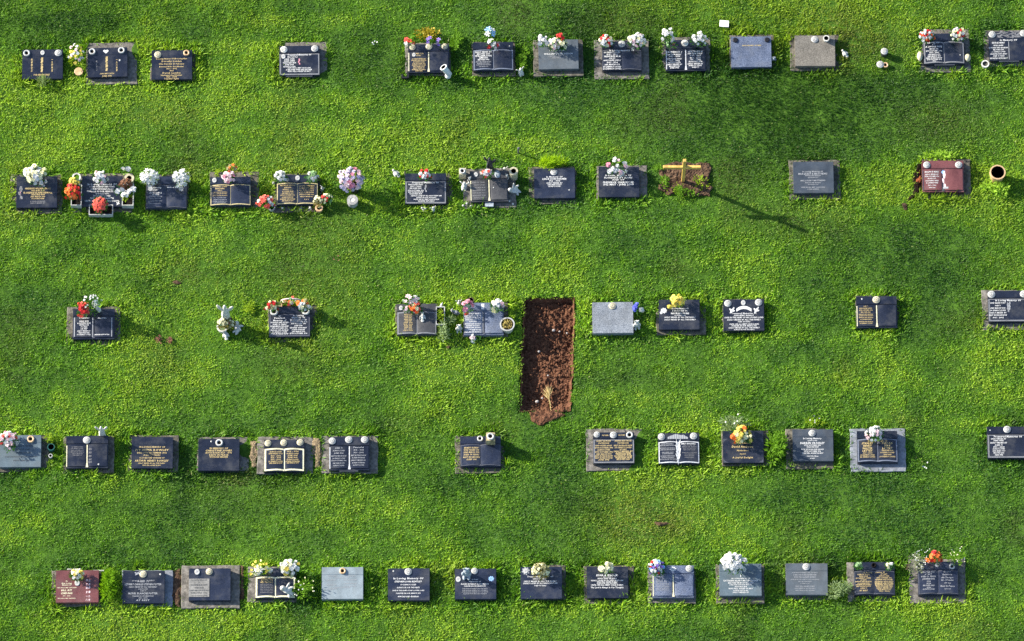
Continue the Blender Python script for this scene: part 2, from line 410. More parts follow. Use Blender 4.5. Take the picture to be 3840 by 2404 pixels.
    # lettering
    outs = {}
    for ti, t in enumerate(T):
        xc, spec, c_ = t[0], t[1], (t[2] if len(t) > 2 else col)
        hh = t[3] if len(t) > 3 else th
        out = outs.setdefault((ti, c_), ([], []))
        for tok in spec.split():
            yw, _, txt = tok.partition('='); yw = yw.split(':'); Y, w = float(yw[0]), float(yw[1])
            h_ = float(yw[2]) if len(yw) > 2 else hh
            txt = txt.replace('_', ' ') if txt else pool(w / (h_ * .78))
            lay(out, txt, lx(xc), ly(Y), w / (x1 - x0) * W, h_ / (y1 - y0) * L, surf)
    for (_, c_), (v, f) in outs.items():
        link('inscription', mesh('inscription', v, f), root, m=paint(c_))
    for h_ in H:
        kind, X, Y, r = h_[:4]
        o = link(PART[[p for p in PART if kind.startswith(p)][0]], lid_mesh(kind, M(r) * .9), root, (lx(X), ly(Y), surf(lx(X), ly(Y)) if style != 'flat' else face(ly(Y))))
        if kind == 'oval': o.scale = (.85, 1.05, 1)
        if kind in ('ring', 'ringb', 'lid', 'lidc'): o.rotation_euler = (0, 0, random.uniform(0, 6))
    for e in E:
        kind, X, Y, w, h_, c_ = e[:6]
        X0, Y0 = lx(X), ly(Y)
        v, f = emblem(kind, w / (x1 - x0) * W, h_ / (y1 - y0) * L, lambda x, y: surf(x + X0, y + Y0))
        o = link('engraved_' + {'vine': 'vine', 'hills': 'landscape', 'strip': 'flowers', 'ribbon': 'ribbon', 'bar': 'bar'}.get(kind, kind), mesh(kind, v, f), root, (X0, Y0, 0), m=paint(c_))
    return root

# ------------------------------------------------------------------ flowers
BLM = {}
def bloom(c, var, rough_='rose'):
    key = (c, var, rough_)
    if key in BLM: return BLM[key]
    rr = random.Random(var * 13 + 1); v, f = [], []
    rings = {'rose': ((1, .0, 7), (.78, .28, 6), (.5, .5, 5), (.25, .62, 3)), 'star': ((1.1, .1, 6), (.6, .25, 5)), 'pom': ((1, 0, 11), (.85, .35, 10), (.6, .6, 8), (.3, .75, 5)), 'bud': ((.6, .1, 5), (.4, .5, 4), (.2, .8, 3))}[rough_]
    for rad, z, n in rings:
        ph = rr.random() * 6
        for i in range(n):
            a = ph + i * 2 * math.pi / n + rr.uniform(-.15, .15); wd = (2.1 if rough_ != 'star' else 1.1) * math.pi / n * .62
            up = z + rr.uniform(.05, .3); b = len(v); rr_ = rad * rr.uniform(.85, 1.1)
            for (q, s, dz) in ((.05, 0, -.25), (.62, -1, -.02), (1, -.5, .08), (1.02, .5, .0), (.62, 1, .0)):
                v.append((q * rr_ * math.cos(a + s * wd), q * rr_ * math.sin(a + s * wd), up + dz + rr.uniform(-.05, .05)))
            f.append((b, b + 1, b + 2, b + 3, b + 4))
    me = mesh('bloom', v, f); me.materials.append(paint(c)); BLM[key] = me; return me
def leafmesh(name, items):
    """items: (point, direction, length, width); folded leaf blades"""
    v, f = [], []
    for p, d, l, w in items:
        d = Vector(d).normalized(); s = d.cross(Vector((0, 0, 1)))
        s = s.normalized() if s.length > .01 else Vector((1, 0, 0)); u = s.cross(d).normalized(); b = len(v); p = Vector(p)
        v += [p, p + d * l * .45 + s * w * .5 + u * w * .15, p + d * l - u * l * .08, p + d * l * .45 - s * w * .5 + u * w * .15]
        f += [(b, b + 1, b + 2), (b, b + 2, b + 3)]
    return mesh(name, v, f)
CNAME = {'w': 'white', 'c': 'cream', 'y': 'yellow', 'r': 'red', 'p': 'pink', 'P': 'pale pink', 'o': 'orange', 'v': 'purple', 'b': 'brown', 'l': 'lilac', 'k': 'coral', 'g': 'green', 'u': 'light blue', 's': 'straw coloured', 'U': 'blue'}
def F(X, Y, rx, ry, cols, label, rb=.027, kind='rose', z=.24, n=None, leaf=LEAF, nl=None, gz0=None, name='flower_bouquet', cat='flowers'):
    """a bouquet filling an ellipse of the photograph; base stands under it"""
    rnd = random.Random(int(X * 7 + Y * 3))
    c = P(X, Y, z); ax, ay = M(rx) * 1.1, M(ry) * 1.1
    base_z = gz0 if gz0 is not None else g(c.x, c.y) + .12
    az = min(.11, (ax + ay) * .5)
    root = empty(name, (c.x, c.y, base_z), label, cat, 'flowers laid and set at the graves')
    cz = c.z - base_z
    rb = rb * rnd.uniform(.95, 1.05)
    n = n or max(4, int(ax * ay / (rb * rb) * 1.75))
    pts = []
    for _ in range(400):
        if len(pts) >= n: break
        a, q = rnd.uniform(0, 6.283), math.sqrt(rnd.random()) * rnd.choice((.85, .92, 1.05))
        x, y = q * math.cos(a), q * math.sin(a); zz = math.sqrt(max(0, 1 - q * q))
        p = Vector((x * ax, y * ay, cz + (zz - .35) * az + rnd.uniform(-.025, .02)))
        if all((p - o_).length > rb * 1.1 for o_, _, _ in pts): pts.append((p, Vector((x * .9, y * .9 - .15, .35 + zz)), q))
    for i, (p, nrm, q) in enumerate(pts):
        cc = rnd.choice(cols)
        o = link('bloom', bloom(cc, rnd.randrange(4), kind), root, p)
        o.scale = [rb * rnd.uniform(.75, 1.25)] * 3
        o.rotation_euler = nrm.to_track_quat('Z', 'Y').to_euler(); o.rotation_euler.z += rnd.random()
    it = []
    for _ in range(nl if nl is not None else int(26 + n * 3.2)):
        a = rnd.uniform(0, 6.283); q = rnd.random() ** .6; e = rnd.uniform(-.1, .9)
        it.append(((ax * q * .9 * math.cos(a), ay * q * .9 * math.sin(a), cz - .02 + rnd.uniform(-.03, .02)), (math.cos(a), math.sin(a), e), rnd.uniform(.03, .06), rnd.uniform(.012, .022)))
    for p, nrm, q in pts:                                        # stems
        it.append(((0, 0, 0), p, p.length, .005))
    link('foliage', leafmesh('foliage', it), root, m=leaf)
    return root
def plant(X, Y, rx, ry, label, n=160, h=.14, m=SHRUB, ll=(.03, .06), lw=.018, name='leafy_plant', up=.5, cat='plant', fl=None, z=None):
    h *= 1.35; rnd = random.Random(int(X * 3 + Y)); c = P(X, Y, h * .5); ax, ay = M(rx), M(ry); it = []
    gz = g(c.x, c.y) if z is None else z
    root = empty(name, (c.x, c.y, gz), label, cat, 'plants growing at the graves')
    clumps = [(rnd.uniform(-.6, .6), rnd.uniform(-.6, .6), rnd.uniform(.6, 1)) for _ in range(9)]
    for _ in range(n):
        k = rnd.choice(clumps); a = rnd.uniform(0, 6.28); q = rnd.random() ** .5 * .42
        x, y = k[0] + q * math.cos(a), k[1] + q * math.sin(a)
        zz = h * k[2] * rnd.uniform(.25, 1) * (1 - .4 * (x * x + y * y))
        it.append(((x * ax, y * ay, zz), (math.cos(a) * .8 + .2, math.sin(a) * .8 + .2, rnd.uniform(-.2, up * 2)), rnd.uniform(*ll), rnd.uniform(.6, 1.2) * lw))
    link('foliage', leafmesh('foliage', it), root, m=m)
    st = [((0, 0, -.01), (k[0] * ax, k[1] * ay, h * k[2]), math.hypot(k[0] * ax, k[1] * ay) + h * k[2] * .6, .006) for k in clumps]
    link('stem', leafmesh('stem', st), root, m=m)
    if fl:
        for i in range(fl[1]):
            o = link('bloom', bloom(rnd.choice(fl[0]), i % 4, fl[2] if len(fl) > 2 else 'bud'), root, (rnd.uniform(-.9, .9) * ax, rnd.uniform(-.9, .9) * ay, h * rnd.uniform(.8, 1.15)))
            o.scale = [fl[3] if len(fl) > 3 else .018] * 3; o.rotation_euler = (rnd.uniform(-.6, .6), rnd.uniform(-.6, .6), rnd.random() * 6)
    TUFTS.append((c.x, c.y, max(ax, ay) * .8, .15))
    return root

# ------------------------------------------------------------------ small figures
FIG = {}
def blob(kind, parts, vox=.035):
    """one continuous body grown from overlapping ellipsoids (unit size)"""
    if kind in FIG: return FIG[kind]
    bm = bmesh.new()
    for (x, y, z), (a, b, c), (rx, ry, rz) in parts:
        from mathutils import Euler
        mt = Matrix.Translation((x, y, z)) @ Euler((R(rx), R(ry), R(rz))).to_matrix().to_4x4() @ Matrix.Diagonal((a, b, c, 1))
        bmesh.ops.create_uvsphere(bm, u_segments=12, v_segments=8, radius=1, matrix=mt)
    me = bm_mesh(bm, kind); o = bpy.data.objects.new('tmp', me); COL.objects.link(o)
    md = o.modifiers.new('r', 'REMESH'); md.mode = 'VOXEL'; md.voxel_size = vox; md.use_smooth_shade = True
    dg = bpy.context.evaluated_depsgraph_get(); out = bpy.data.meshes.new_from_object(o.evaluated_get(dg)); out.name = kind
    bpy.data.objects.remove(o); out.shade_smooth(); FIG[kind] = out; return out
Z0 = (0, 0, 0)
SHAPES = {
 'angel': [((0, 0, .18), (.26, .24, .2), Z0), ((0, 0, .42), (.17, .15, .24), Z0), ((0, -.02, .78), (.13, .14, .15), Z0), ((0, -.13, .5), (.16, .08, .07), Z0), ((-.13, -.05, .48), (.06, .14, .07), (0, 0, 25)),
           ((.13, -.05, .48), (.06, .14, .07), (0, 0, -25)), ((-.27, .12, .6), (.2, .05, .1), (0, 35, -15)), ((.27, .12, .6), (.2, .05, .1), (0, -35, 15)), ((-.12, -.2, .1), (.1, .16, .09), Z0), ((.12, -.2, .1), (.1, .16, .09), Z0)],
 'spread': [((0, 0, .15), (.31, .27, .18), Z0), ((0, 0, .42), (.27, .22, .26), Z0), ((0, 0, .66), (.24, .18, .14), Z0), ((0, -.04, .88), (.12, .13, .13), Z0), ((-.36, .03, .80), (.2, .08, .09), (0, 28, -12)), ((.36, .03, .80), (.2, .08, .09), (0, -28, 12)), ((-.12, -.18, .48), (.07, .09, .14), Z0), ((.12, -.18, .48), (.07, .09, .14), Z0)],
 'bear': [((0, 0, .25), (.24, .2, .26), Z0), ((0, -.02, .66), (.19, .18, .18), Z0), ((-.16, 0, .85), (.08, .05, .08), Z0), ((.16, 0, .85), (.08, .05, .08), Z0), ((0, -.19, .62), (.08, .08, .06), Z0), ((-.24, -.1, .36), (.08, .12, .15), Z0), ((.24, -.1, .36), (.08, .12, .15), Z0),
          ((-.15, -.25, .1), (.1, .17, .09), Z0), ((.15, -.25, .1), (.1, .17, .09), Z0)],
 'lamb': [((0, 0, .3), (.36, .2, .2), Z0), ((-.36, -.02, .48), (.14, .12, .13), Z0), ((-.3, -.1, .12), (.07, .07, .16), Z0), ((.22, -.1, .12), (.08, .08, .16), Z0), ((-.3, .1, .12), (.07, .07, .16), Z0), ((.22, .1, .12), (.08, .08, .16), Z0), ((.37, 0, .36), (.09, .06, .06), Z0), ((-.33, .13, .55), (.05, .09, .04), Z0), ((-.33, -.16, .55), (.05, .09, .04), Z0)],
 'cherub': [((.05, 0, .15), (.32, .2, .15), (0, 0, -30)), ((-.18, .14, .3), (.17, .15, .17), Z0), ((.25, -.2, .1), (.1, .22, .08), (0, 0, 20)), ((.08, -.25, .1), (.08, .22, .08), (0, 0, -5)), ((-.1, -.05, .22), (.07, .18, .07), (0, 0, 30)), ((.15, .2, .33), (.22, .07, .12), (0, -20, 40)), ((.28, .02, .33), (.2, .07, .1), (0, -20, -10))],
 'dove': [((0, 0, .16), (.16, .34, .15), Z0), ((0, .32, .27), (.12, .12, .11), Z0), ((0, -.36, .12), (.18, .16, .05), Z0), ((-.2, -.02, .16), (.08, .25, .08), (0, 0, -15)), ((.2, -.02, .16), (.08, .25, .08), (0, 0, 15))],
}
def fig(X, Y, size, kind, label, m=STAT, rz=0, z=.0, name='statuette', cat='statuette', tip=None, sz=1.3):
    """size = apparent width in the photo; Y = where it stands"""
    w = {'angel': .8, 'spread': 1.05, 'bear': .64, 'lamb': .85, 'cherub': .85, 'dove': .55}[kind]
    s = M(size) / w; c = P(X, Y, z)
    gz = g(c.x, c.y) + z
    root = empty(name, (c.x, c.y, gz - .004), label, cat, 'small figures placed at the graves', R(rz))
    me = blob(kind, SHAPES[kind]); key = kind + m.name
    if key not in FIG:
        q = me.copy(); q.materials.clear(); q.materials.append(m); FIG[key] = q
    b = link('body', FIG[key], root); b.scale = (s, s, s * sz)
    if tip: root.rotation_euler = (R(tip[0]), R(tip[1]), R(rz))
    if kind in ('angel', 'spread', 'bear') and size > 60:
        q = link('plinth', lathe([(.3 * s, -.01), (.3 * s, .05 * s), (.26 * s, .07 * s)], 14, 'plinth'), root, m=m)
    return root
def pot(X, Y, r, h, label, m=CERC, wall=.16, inner=HOLLOW_SHADE, name='flower_pot', depth=.5, z=0, kind='round', cat='pot', fill=None, taper=.8):
    rr = M(r); c = P(X, Y, h + z); gz = g(c.x, c.y) + z
    n = 28 if kind == 'round' else 4
    root = empty(name, (c.x, c.y, gz), label, cat, 'pots and vases standing at the graves')
    if kind == 'round':
        me = lathe([(rr * taper, -.01), (rr * .95, h * .82), (rr * 1.02, h * .84), (rr * 1.02, h), (rr * (1 - wall), h), (rr * (1 - wall) * .92, h * depth)], n, 'shell', [0, 0, 0, 0, 1])
        me.materials.append(m); me.materials.append(inner); link('shell', me, root)
    else:
        me = lathe([(rr * 1.2, -.01), (rr * 1.25, h * .5), (rr * 1.2, h)], 4, 'shell'); o = link('shell', me, root, m=m); o.rotation_euler = (0, 0, R(45))
        link('flower_holder', lid_mesh('ring', round(rr * .74, 3)), root, (0, 0, h))
    if fill: link('moss', leafmesh('moss', [((random.uniform(-.6, .6) * rr, random.uniform(-.6, .6) * rr, h - .01), (random.uniform(-1, 1), random.uniform(-1, 1), random.uniform(0, 1)), .03, .02) for _ in range(90)]), root, m=fill)
    BARE.append((c.x, c.y, rr * .9))
    return root
def planter(x0, y0, x1, y1, h, label, rim=None, rz=0):
    a, b = P(x0, y1, h), P(x1, y0, h); cx, cy = (a.x + b.x) / 2, (a.y + b.y) / 2; w, d = (b.x - a.x) / 2, (b.y - a.y) / 2
    root = empty('planter_box', (cx, cy, g(cx, cy)), label, 'planter', 'pots and vases standing at the graves', R(rz))
    t = .012; bm = bmesh.new()
    box(bm, -w, w, -d, -d + t, 0, h); box(bm, -w, w, d - t, d, 0, h); box(bm, -w, -w + t, -d + t, d - t, 0, h); box(bm, w - t, w, -d + t, d - t, 0, h)
    link('box', bm_mesh(bm, 'box'), root, m=rim or CERW)
    link('soil', boxmesh('soil', -w + t, w - t, -d + t, d - t, .005, h - .03, 0), root, m=mat('black_compost', (.012, .009, .007), .95, .1, (40, .5), (90, 1)))
    BARE.append((cx, cy, min(w, d)))
    return root
def loose(X, Y, r, kind, label, z=.03, name=None):
    """lids and rings lying by themselves"""
    c = P(X, Y, z); o = link(name or ('loose_flower_holder' if kind.startswith('ring') else 'loose_holder_lid'), lid_mesh(kind, M(r)).copy(), None, (c.x, c.y, g(c.x, c.y) + z))
    tag(o, label, 'vase part', 'loose vase parts'); BARE.append((c.x, c.y, M(r))); return o
# ------------------------------------------------------------------ TOP ROW
def on(): return 'the ' + S.ref
row('top')
crop(60, 90, 3.45)
S(82, 318, 608, 700, 'plain', 'blk', 'black gravestone with gold character columns behind a grass tuft', None, .8, col='gold',
  T=[(207, '450:24=先 485:24=考 520:24=李 555:24=公 590:24=之', 'gold', 24), (338, '440:32=福 478:32=壽 516:32=全 554:32=歸 592:32=墓', 'gold', 30), (470, '450:22=一 485:22=九 520:22=四 555:22=年 590:22=立', 'gold', 24), (335, '645:205=FOR_HEAVEN_SAKE', 'gold', 22)],
  H=[('ring', 140, 365, 50), ('oval', 345, 360, 36), ('lid', 548, 365, 53)])
S(928, 290, 1443, 672, 'plain', 'blk', 'black gravestone with gold character columns on a wide concrete slab', (915, 245, 1562, 785), 1.4, col='gold',
  T=[(1045, '470:22=先 505:22=妣 540:22=陳 575:22=氏', 'dim', 22), (1175, '425:32=福 460:32=壽 495:32=全 530:32=歸 575:32=墓', 'gold', 30), (1305, '450:22=一 485:22=九 520:22=八 555:22=年 585:22=立', 'gold', 22), (1178, '627:180=2003_MAY_20TH 658:120', 'gold', 18)],
  H=[('ring', 988, 340, 50), ('ring', 1368, 332, 50), ('dot', 1345, 458, 16)], E=[('heart', 1165, 340, 70, 62, 'white')])
F(775, 400, 95, 150, 'wwwyyP', 'wilting white and yellow flowers leaning between the two stones with gold character columns', .026, z=.12, gz0=.0, leaf=SHRUBY, nl=120, n=22)
link('wicker_handle', lathe([(.06, 0), (.066, .004), (.06, .008)], 14, 'wicker_handle'), None)
h = bpy.data.objects['wicker_handle']; c = P(810, 600, .04); h.location = (c.x, c.y, g(c.x, c.y) + .035); h.data.materials.append(CERB); tag(h, 'tan wicker ring below the wilting white and yellow flowers', 'basket')
plant(345, 735, 95, 75, 'long pale grass tuft growing over the front of the first top row stone', 120, .12, SHRUBP, (.05, .10), .008, 'grass_tuft', 1.2)
S(1757, 328, 2280, 708, 'plain', 'blk', 'black gravestone filled with gold verse lines', (1745, 345, 2330, 735), .6, col='gold', conc=COND,
  T=[(2015, '437:400=In_Loving_Memory_Of_My_Loving_Mum 470:260:20=Dorothy_London 505:330=Who_Died_8th_Of_February 540:320=Beloved_Wife_And_Mother 567:140=1921_-_1992 592:50=And 622:235:20=Derek_London 652:280=Husband_And_Father 674:140=1920_-_2004 697:190=Together_Again')],
  H=[('lidc', 1835, 385, 53), ('ringb', 2207, 367, 46)])
crop(980, 90, 3.45)
S(232, 268, 755, 655, 'frame', 'blk', 'black gravestone with wide grey border and white script', (222, 240, 850, 755), .9, col='white', ledge=(320, 660), strip=.24,
  T=[(495, '385:310:20=Treasured_Memories_Of'), (405, '412:130=Mum_And_Dad'), (365, '440:130 465:140:19 490:170 515:110 540:160'), (490, '558:300:14 580:340 602:300')],
  H=[('lidt', 293, 315, 53), ('lid', 693, 308, 53), ('oval', 287, 405, 36)], E=[('rose', 490, 480, 50, 90, 'p'), ('bar', 285, 408, 5, 5, 'white')])
crop(1480, 70, 3.45)
S(175, 330, 705, 700, 'panel', 'blk', 'glossy black gravestone with cream tassel and gold left page verse', (140, 318, 725, 735), .3, 'cream', col='gold', strip=.24,
  T=[(315, '455:120:16 480:70 525:180:16 545:190 565:150 585:170 605:180 625:150 645:150 665:180 682:90', 'gold', 13)], H=[('lidc', 232, 372, 46), ('lidc', 445, 362, 50), ('lidc', 648, 362, 47), ('oval', 250, 470, 30)])
F(200, 315, 62, 70, 'wPr', 'white and pink lily on the left corner of ' + on(), .038, 'star', n=4, nl=12)
F(452, 285, 45, 40, 'vv', 'purple iris behind the middle lid of ' + on(), .028, 'star', n=3, nl=14)
F(590, 308, 45, 45, 'vvl', 'purple iris beside the right lid of ' + on(), .028, 'star', n=3, nl=14)
plant(430, 195, 185, 85, 'yellow and bronze leaved bedding plant behind the iris flowers', 260, .13, mat('bronze_leaf', (.3, .24, .015), .6, .15, trans=.4), (.03, .05), .02, fl=('oys', 5, 'bud', .02))
plant(800, 330, 75, 160, 'bright leafy weeds on the right of the tasselled glossy gravestone', 170, .11, SHRUB, (.04, .07), .026)
c = P(630, 635, .19)
v = empty('fallen_vase', (c.x, c.y, c.z), 'white vase lying tipped over on the fifth stone of the top row', 'vase', 'pots and vases standing at the graves')
me = lathe([(.043, -.17), (.046, -.03), (.054, -.025), (.056, 0), (.04, .002), (.037, -.06)], 24, 'shell', [0, 0, 0, 0, 1]); me.materials.append(PLAST); me.materials.append(HOLLOW_SHADE)
link('shell', me, v); v.rotation_euler = (R(-22), R(-34), 0)
v.location.z = .22 + g(c.x, c.y)
c = P(690, 740, .05); o = link('vase_stopper', lathe([(.03, -.01), (.046, .03), (.044, .06), (.02, .075)], 20, 'vase_stopper'), None, (c.x, c.y, g(c.x, c.y) + .02), PLAST, True); tag(o, 'round white stopper lying below the tipped white vase', 'vase part')
c = P(160, 745, .04); bm = bmesh.new(); box(bm, -.08, .0, -.035, -.01, 0, .05); box(bm, -.0, .03, -.035, .055, 0, .07); box(bm, -.085, -.06, -.01, .03, 0, .045)
o = link('corner_bracket', bm_mesh(bm, 'corner_bracket'), None, (c.x, c.y, g(c.x, c.y)), mat('black_plastic', (.012, .012, .014), .4)); tag(o, 'black plastic corner bracket at the lower left of ' + on(), 'bracket')
S(1015, 308, 1535, 678, 'book', 'blk', 'black open book gravestone with blue grey edges and white left page', (1000, 300, 1560, 745), .9, 'blue', col='white', conc=COND, strip=.24,
  T=[(1150, '437:215:18 462:170:18=BELOVED_DAD 487:215:20=WILLIAM_JOHN 513:110:20=SIMPSON 537:150:17'), (1150, '565:200 585:170 605:190 628:120', 'grey', 12)], H=[('dot', 1488, 365, 11)])
F(1262, 330, 82, 66, 'wwwr', 'white flowers with red hearts on the strip of ' + on(), .03, 'star', n=9, nl=8)
F(1225, 178, 52, 62, 'uuw', 'pale blue and white toy windmill flower behind ' + on(), .045, 'star', z=.42, n=4, nl=4)
fig(1630, 705, 115, 'angel', 'white kneeling angel beside the lower right corner of ' + on(), STAT, 25)
plant(1640, 500, 75, 210, 'leafy weeds between the blue grey edged book stone and the grey stone', 320, .08, SHRUB, (.03, .055), .02)
S(1860, 280, 2378, 662, 'plain', 'gry', 'plain grey gravestone with three short white lines', (1795, 275, 2440, 745), 1.2, col='white', conc=COND,
  T=[(2100, '420:200:12'), (2118, '462:370:20=WILLIAM_JOHN_BEECH'), (2115, '492:250:13 515:160:13', 'grey')])
F(1920, 295, 78, 70, 'www', 'white roses on the left corner of ' + on(), .034, n=7)
F(2065, 330, 75, 70, 'cPwg', 'faded cream and pink flowers in the middle of ' + on(), .026)
F(2160, 228, 46, 42, 'r', 'red rose standing above the faded flowers of ' + on(), .034, n=3, z=.34)
F(2165, 335, 60, 60, 'coc', 'cream and orange roses right of centre on ' + on(), .027)
crop(2120, 60, 3.45)
S(475, 325, 985, 705, 'book', 'blk', 'black book gravestone with white left page and blank right page', (372, 310, 1085, 818), .3, 'dark', col='white', strip=.26, page='blk',
  T=[(730, '445:320:20=In_Loving_Memory_Of'), (605, '470:210:18 497:150:18 523:215:20 548:80:14=AND_HIS 575:225:18 603:145:18 630:200:18 658:235:19 685:235:19')], H=[('lid', 730, 360, 53)])
F(525, 325, 82, 75, 'wcwr', 'white and cream flowers with one red bloom on ' + on(), .028)
F(930, 318, 108, 88, 'wwcPw', 'full white bouquet on the right corner of ' + on(), .028)
S(1298, 290, 1815, 692, 'panel', 'blk', 'black gravestone with white tassel and two pages of white names', (1245, 275, 1880, 765), .5, 'white', col='white', strip=.29,
  T=[(1410, '450:200:20=FREDERICK_J 483:190:19=HATHAWAY 507:150:18=1912_-_1994 540:195 563:140 587:160 612:200 636:140 658:110'), (1680, '445:190:20=GERTRUDE_M 472:190:20=HATHAWAY 500:150:18=1911_-_1996 530:145 553:145 577:180 605:200 628:170 652:90')], H=[('lidt', 1548, 333, 53)])
F(1335, 245, 80, 95, 'www', 'tall white tulips at the left of ' + on(), .028, n=14, nl=60, z=.3)
F(1375, 365, 60, 50, 'rbg', 'small dark red flowers low on the left of ' + on(), .022, n=4, nl=40)
F(1730, 300, 105, 92, 'wwcw', 'white and green bouquet on the right of ' + on(), .024, n=22, nl=90)
crop(2600, 50, 3.45)
c = P(400, 130, .05); o = link('blank_card', boxmesh('blank_card', -.068, .068, -.052, .052, 0, .006), None, (c.x, c.y, g(c.x, c.y) + .045), mat('white_card', (.8, .8, .8), .6)); o.rotation_euler = (.03, .04, R(-4))
tag(o, 'blank white card lying on the grass above the top row', 'card')
S(488, 298, 1008, 695, 'flat', 'blu', 'speckled blue granite gravestone with two black caps', (470, 280, 1060, 720), .7, conc=COND, col='gold', T=[(755, '415:250:16=WOODARD_AYRES')], H=[('disc', 545, 345, 38), ('disc', 955, 345, 38)])
fig(1042, 610, 62, 'bear', 'small blue grey bear right of ' + on(), STATG, 0)
S(1312, 292, 1832, 688, 'flat', 'wth', 'weathered grey brown gravestone without any visible lettering', (1245, 275, 1938, 745), .0, conc=COND, H=[('lid', 1568, 343, 53)])
pot(1718, 332, 42, .055, 'small stone bowl on ' + on(), STAT, .3, HOLLOW_SHADE, z=.11)
fig(1955, 540, 72, 'dove', 'white bird ornament on the grass right of the weathered stone', STAT, 40)
crop(3240, 50, 4.025)
pot(305, 597, 58, .11, 'dark short vase with a white perforated lid standing in the grass', mat('dark_vase_shell', (.03, .035, .035), .5), .1, CERW, depth=.97, name='short_vase')
loose(305, 592, 56, 'lid', 'white perforated lid on the dark short vase in the grass', z=.112)
loose(243, 790, 58, 'lid', 'white perforated lid lying in the grass below the short vase', z=.05)
loose(322, 802, 44, 'ringb', 'tan ring beside the lower loose lid in the grass', z=.035)
S(890, 305, 1505, 770, 'book', 'blk', 'black gravestone with grey book frame between two pale pebbles', (800, 240, 1612, 892), 1.0, 'grey', col='white', ledge=(1055, 1360), strip=.25,
  T=[(1050, '445:180:22 470:50:16=OF 507:250:24 543:135:20 573:250:18 600:150:18 628:180 653:200:18 680:240:18 703:225:18 727:60:18')], H=[('dot', 1443, 640, 11)])
F(940, 345, 105, 92, 'wwwor', 'white and red carnations on the left of ' + on(), .022, 'pom')
F(1420, 318, 100, 100, 'wwwcr', 'white and green carnations on the right of ' + on(), .024, 'pom')
for X, Y, a, b, l in ((840, 665, .042, .078, 'left'), (1562, 680, .045, .06, 'right')):
    c = P(X, Y, .05); bm = bmesh.new(); bmesh.ops.create_icosphere(bm, subdivisions=3, radius=1)
    for v in bm.verts: v.co = Vector((v.co.x * a, v.co.y * b, v.co.z * .045)) * (1 + .18 * (float(vnoise(v.co.x * 3 + v.co.z, v.co.y * 3, 1.0, 4)) - .5))
    o = link('pebble', bm_mesh(bm, 'pebble'), None, (c.x, c.y, g(c.x, c.y) + .06), CERC, True); tag(o, f'large pale pebble at the {l} side of the grey book framed stone', 'stone')
S(1880, 270, 2505, 712, 'plain', 'blk', 'black gravestone with pale flower engraving, cut by the right edge', (1800, 255, 2560, 795), 1.0, col='white', ledge=(2030, 2330), strip=.25,
  T=[(2180, '400:260:24=In_Memory_Of'), (2025, '440:200:24=GEORGE_HENRY 480:150:20=WILLIAMS 515:290:20 545:165:18 577:205:18 610:255:18 640:175:18 675:270:20')],
  H=[('lid', 1937, 315, 63), ('lid', 2408, 305, 63)], E=[('strip', 2190, 325, 330, 110, 'dim'), ('bar', 2180, 560, 8, 270, 'grey')])
pot(1830, 762, 60, .07, 'round white bowl at the lower left corner of the last top row stone', STAT, .3, COND, depth=.7)
# ------------------------------------------------------------------ SECOND ROW
row('second')
crop(0, 580, 3.354)
S(208, 258, 722, 655, 'plain', 'blk', 'black gravestone with engraved rose and gold lines', (140, 245, 780, 742), .5, col='gold', conc=COND,
  T=[(480, '412:325:20=FREDERICK_WILLIAM_NEWALL 438:170 465:365:22=FLORENCE_ELAINE_NEWALL 490:170 515:185 540:160'), (480, '575:190 597:190', 'dim')], E=[('rose', 260, 475, 100, 190, 'dim'), ('rose', 255, 470, 40, 40, 'p')])
F(440, 262, 138, 112, 'wccw', 'large cream and white bouquet on ' + on(), .038)
F(540, 395, 26, 26, 'w', 'single small white bloom below the large cream bouquet', .026, n=2, z=.16, nl=3)
S(1030, 255, 1540, 640, 'plain', 'blk', 'black gravestone with white verse behind a planter of coral flowers', (940, 240, 1655, 725), .2, col='white', conc=COND,
  T=[(1285, '357:370:24=In_Loving_Memory_Of 388:320:19=A_DEAR_HUSBAND_AND_FATHER 418:290:19=ALBERT_EDWARD_DODD 448:380:20 477:170:18 505:220:18 535:300:22=SHIRLEY_ELIZABETH 568:430:20 598:140:16')], E=[('dove', 1485, 605, 50, 60, 'white')])
F(1260, 285, 80, 72, 'wwPw', 'white bouquet on the strip of ' + on(), .034)
pot(960, 268, 55, .20, 'pale stone vase with green top left of ' + on(), STAT, .35, SHRUB, depth=.95, name='stone_vase')
planter(888, 360, 1030, 628, .13, 'tall white rimmed box of black soil left of ' + on())
F(930, 355, 62, 60, 'yyy', 'yellow flowers in the left planter box', .024, z=.25, kind='pom')
F(925, 460, 95, 95, 'rroo', 'red and orange roses in the left planter box', .03, z=.24)
planter(1530, 352, 1682, 625, .13, 'tall white rimmed box of black soil right of ' + on())
F(1585, 375, 68, 62, 'bbb', 'dried brown flowers in the right planter box', .026, z=.25, leaf=mat('dried_leaf', (.12, .05, .02), .7), kind='pom')
F(1500, 445, 52, 52, 'w', 'white rose left of the dried brown flowers', .045, n=2, z=.25)
F(1655, 455, 52, 52, 'w', 'white rose right of the dried brown flowers', .045, n=2, z=.25)
F(1590, 515, 58, 42, 'wyw', 'white and yellow flowers below the dried brown flowers', .036, n=4, z=.24, leaf=SHRUBY)
planter(1113, 612, 1420, 742, .10, 'wide white rimmed soil box in front of ' + on())
F(1255, 630, 82, 95, 'kkkk', 'coral flowers in the wide planter box', .026, z=.22)
pot(1622, 278, 62, .19, 'cream round vase with a dark mouth above the dried flowers', CERC, .5, HOLLOW_SHADE, name='cream_vase')
F(1510, 197, 32, 32, 'w', 'left one of two white pompoms behind the cream vase', .036, 'pom', n=1, z=.2, gz0=0, nl=2)
F(1590, 190, 32, 32, 'w', 'right one of two white pompoms behind the cream vase', .036, 'pom', n=1, z=.2, gz0=0, nl=2)
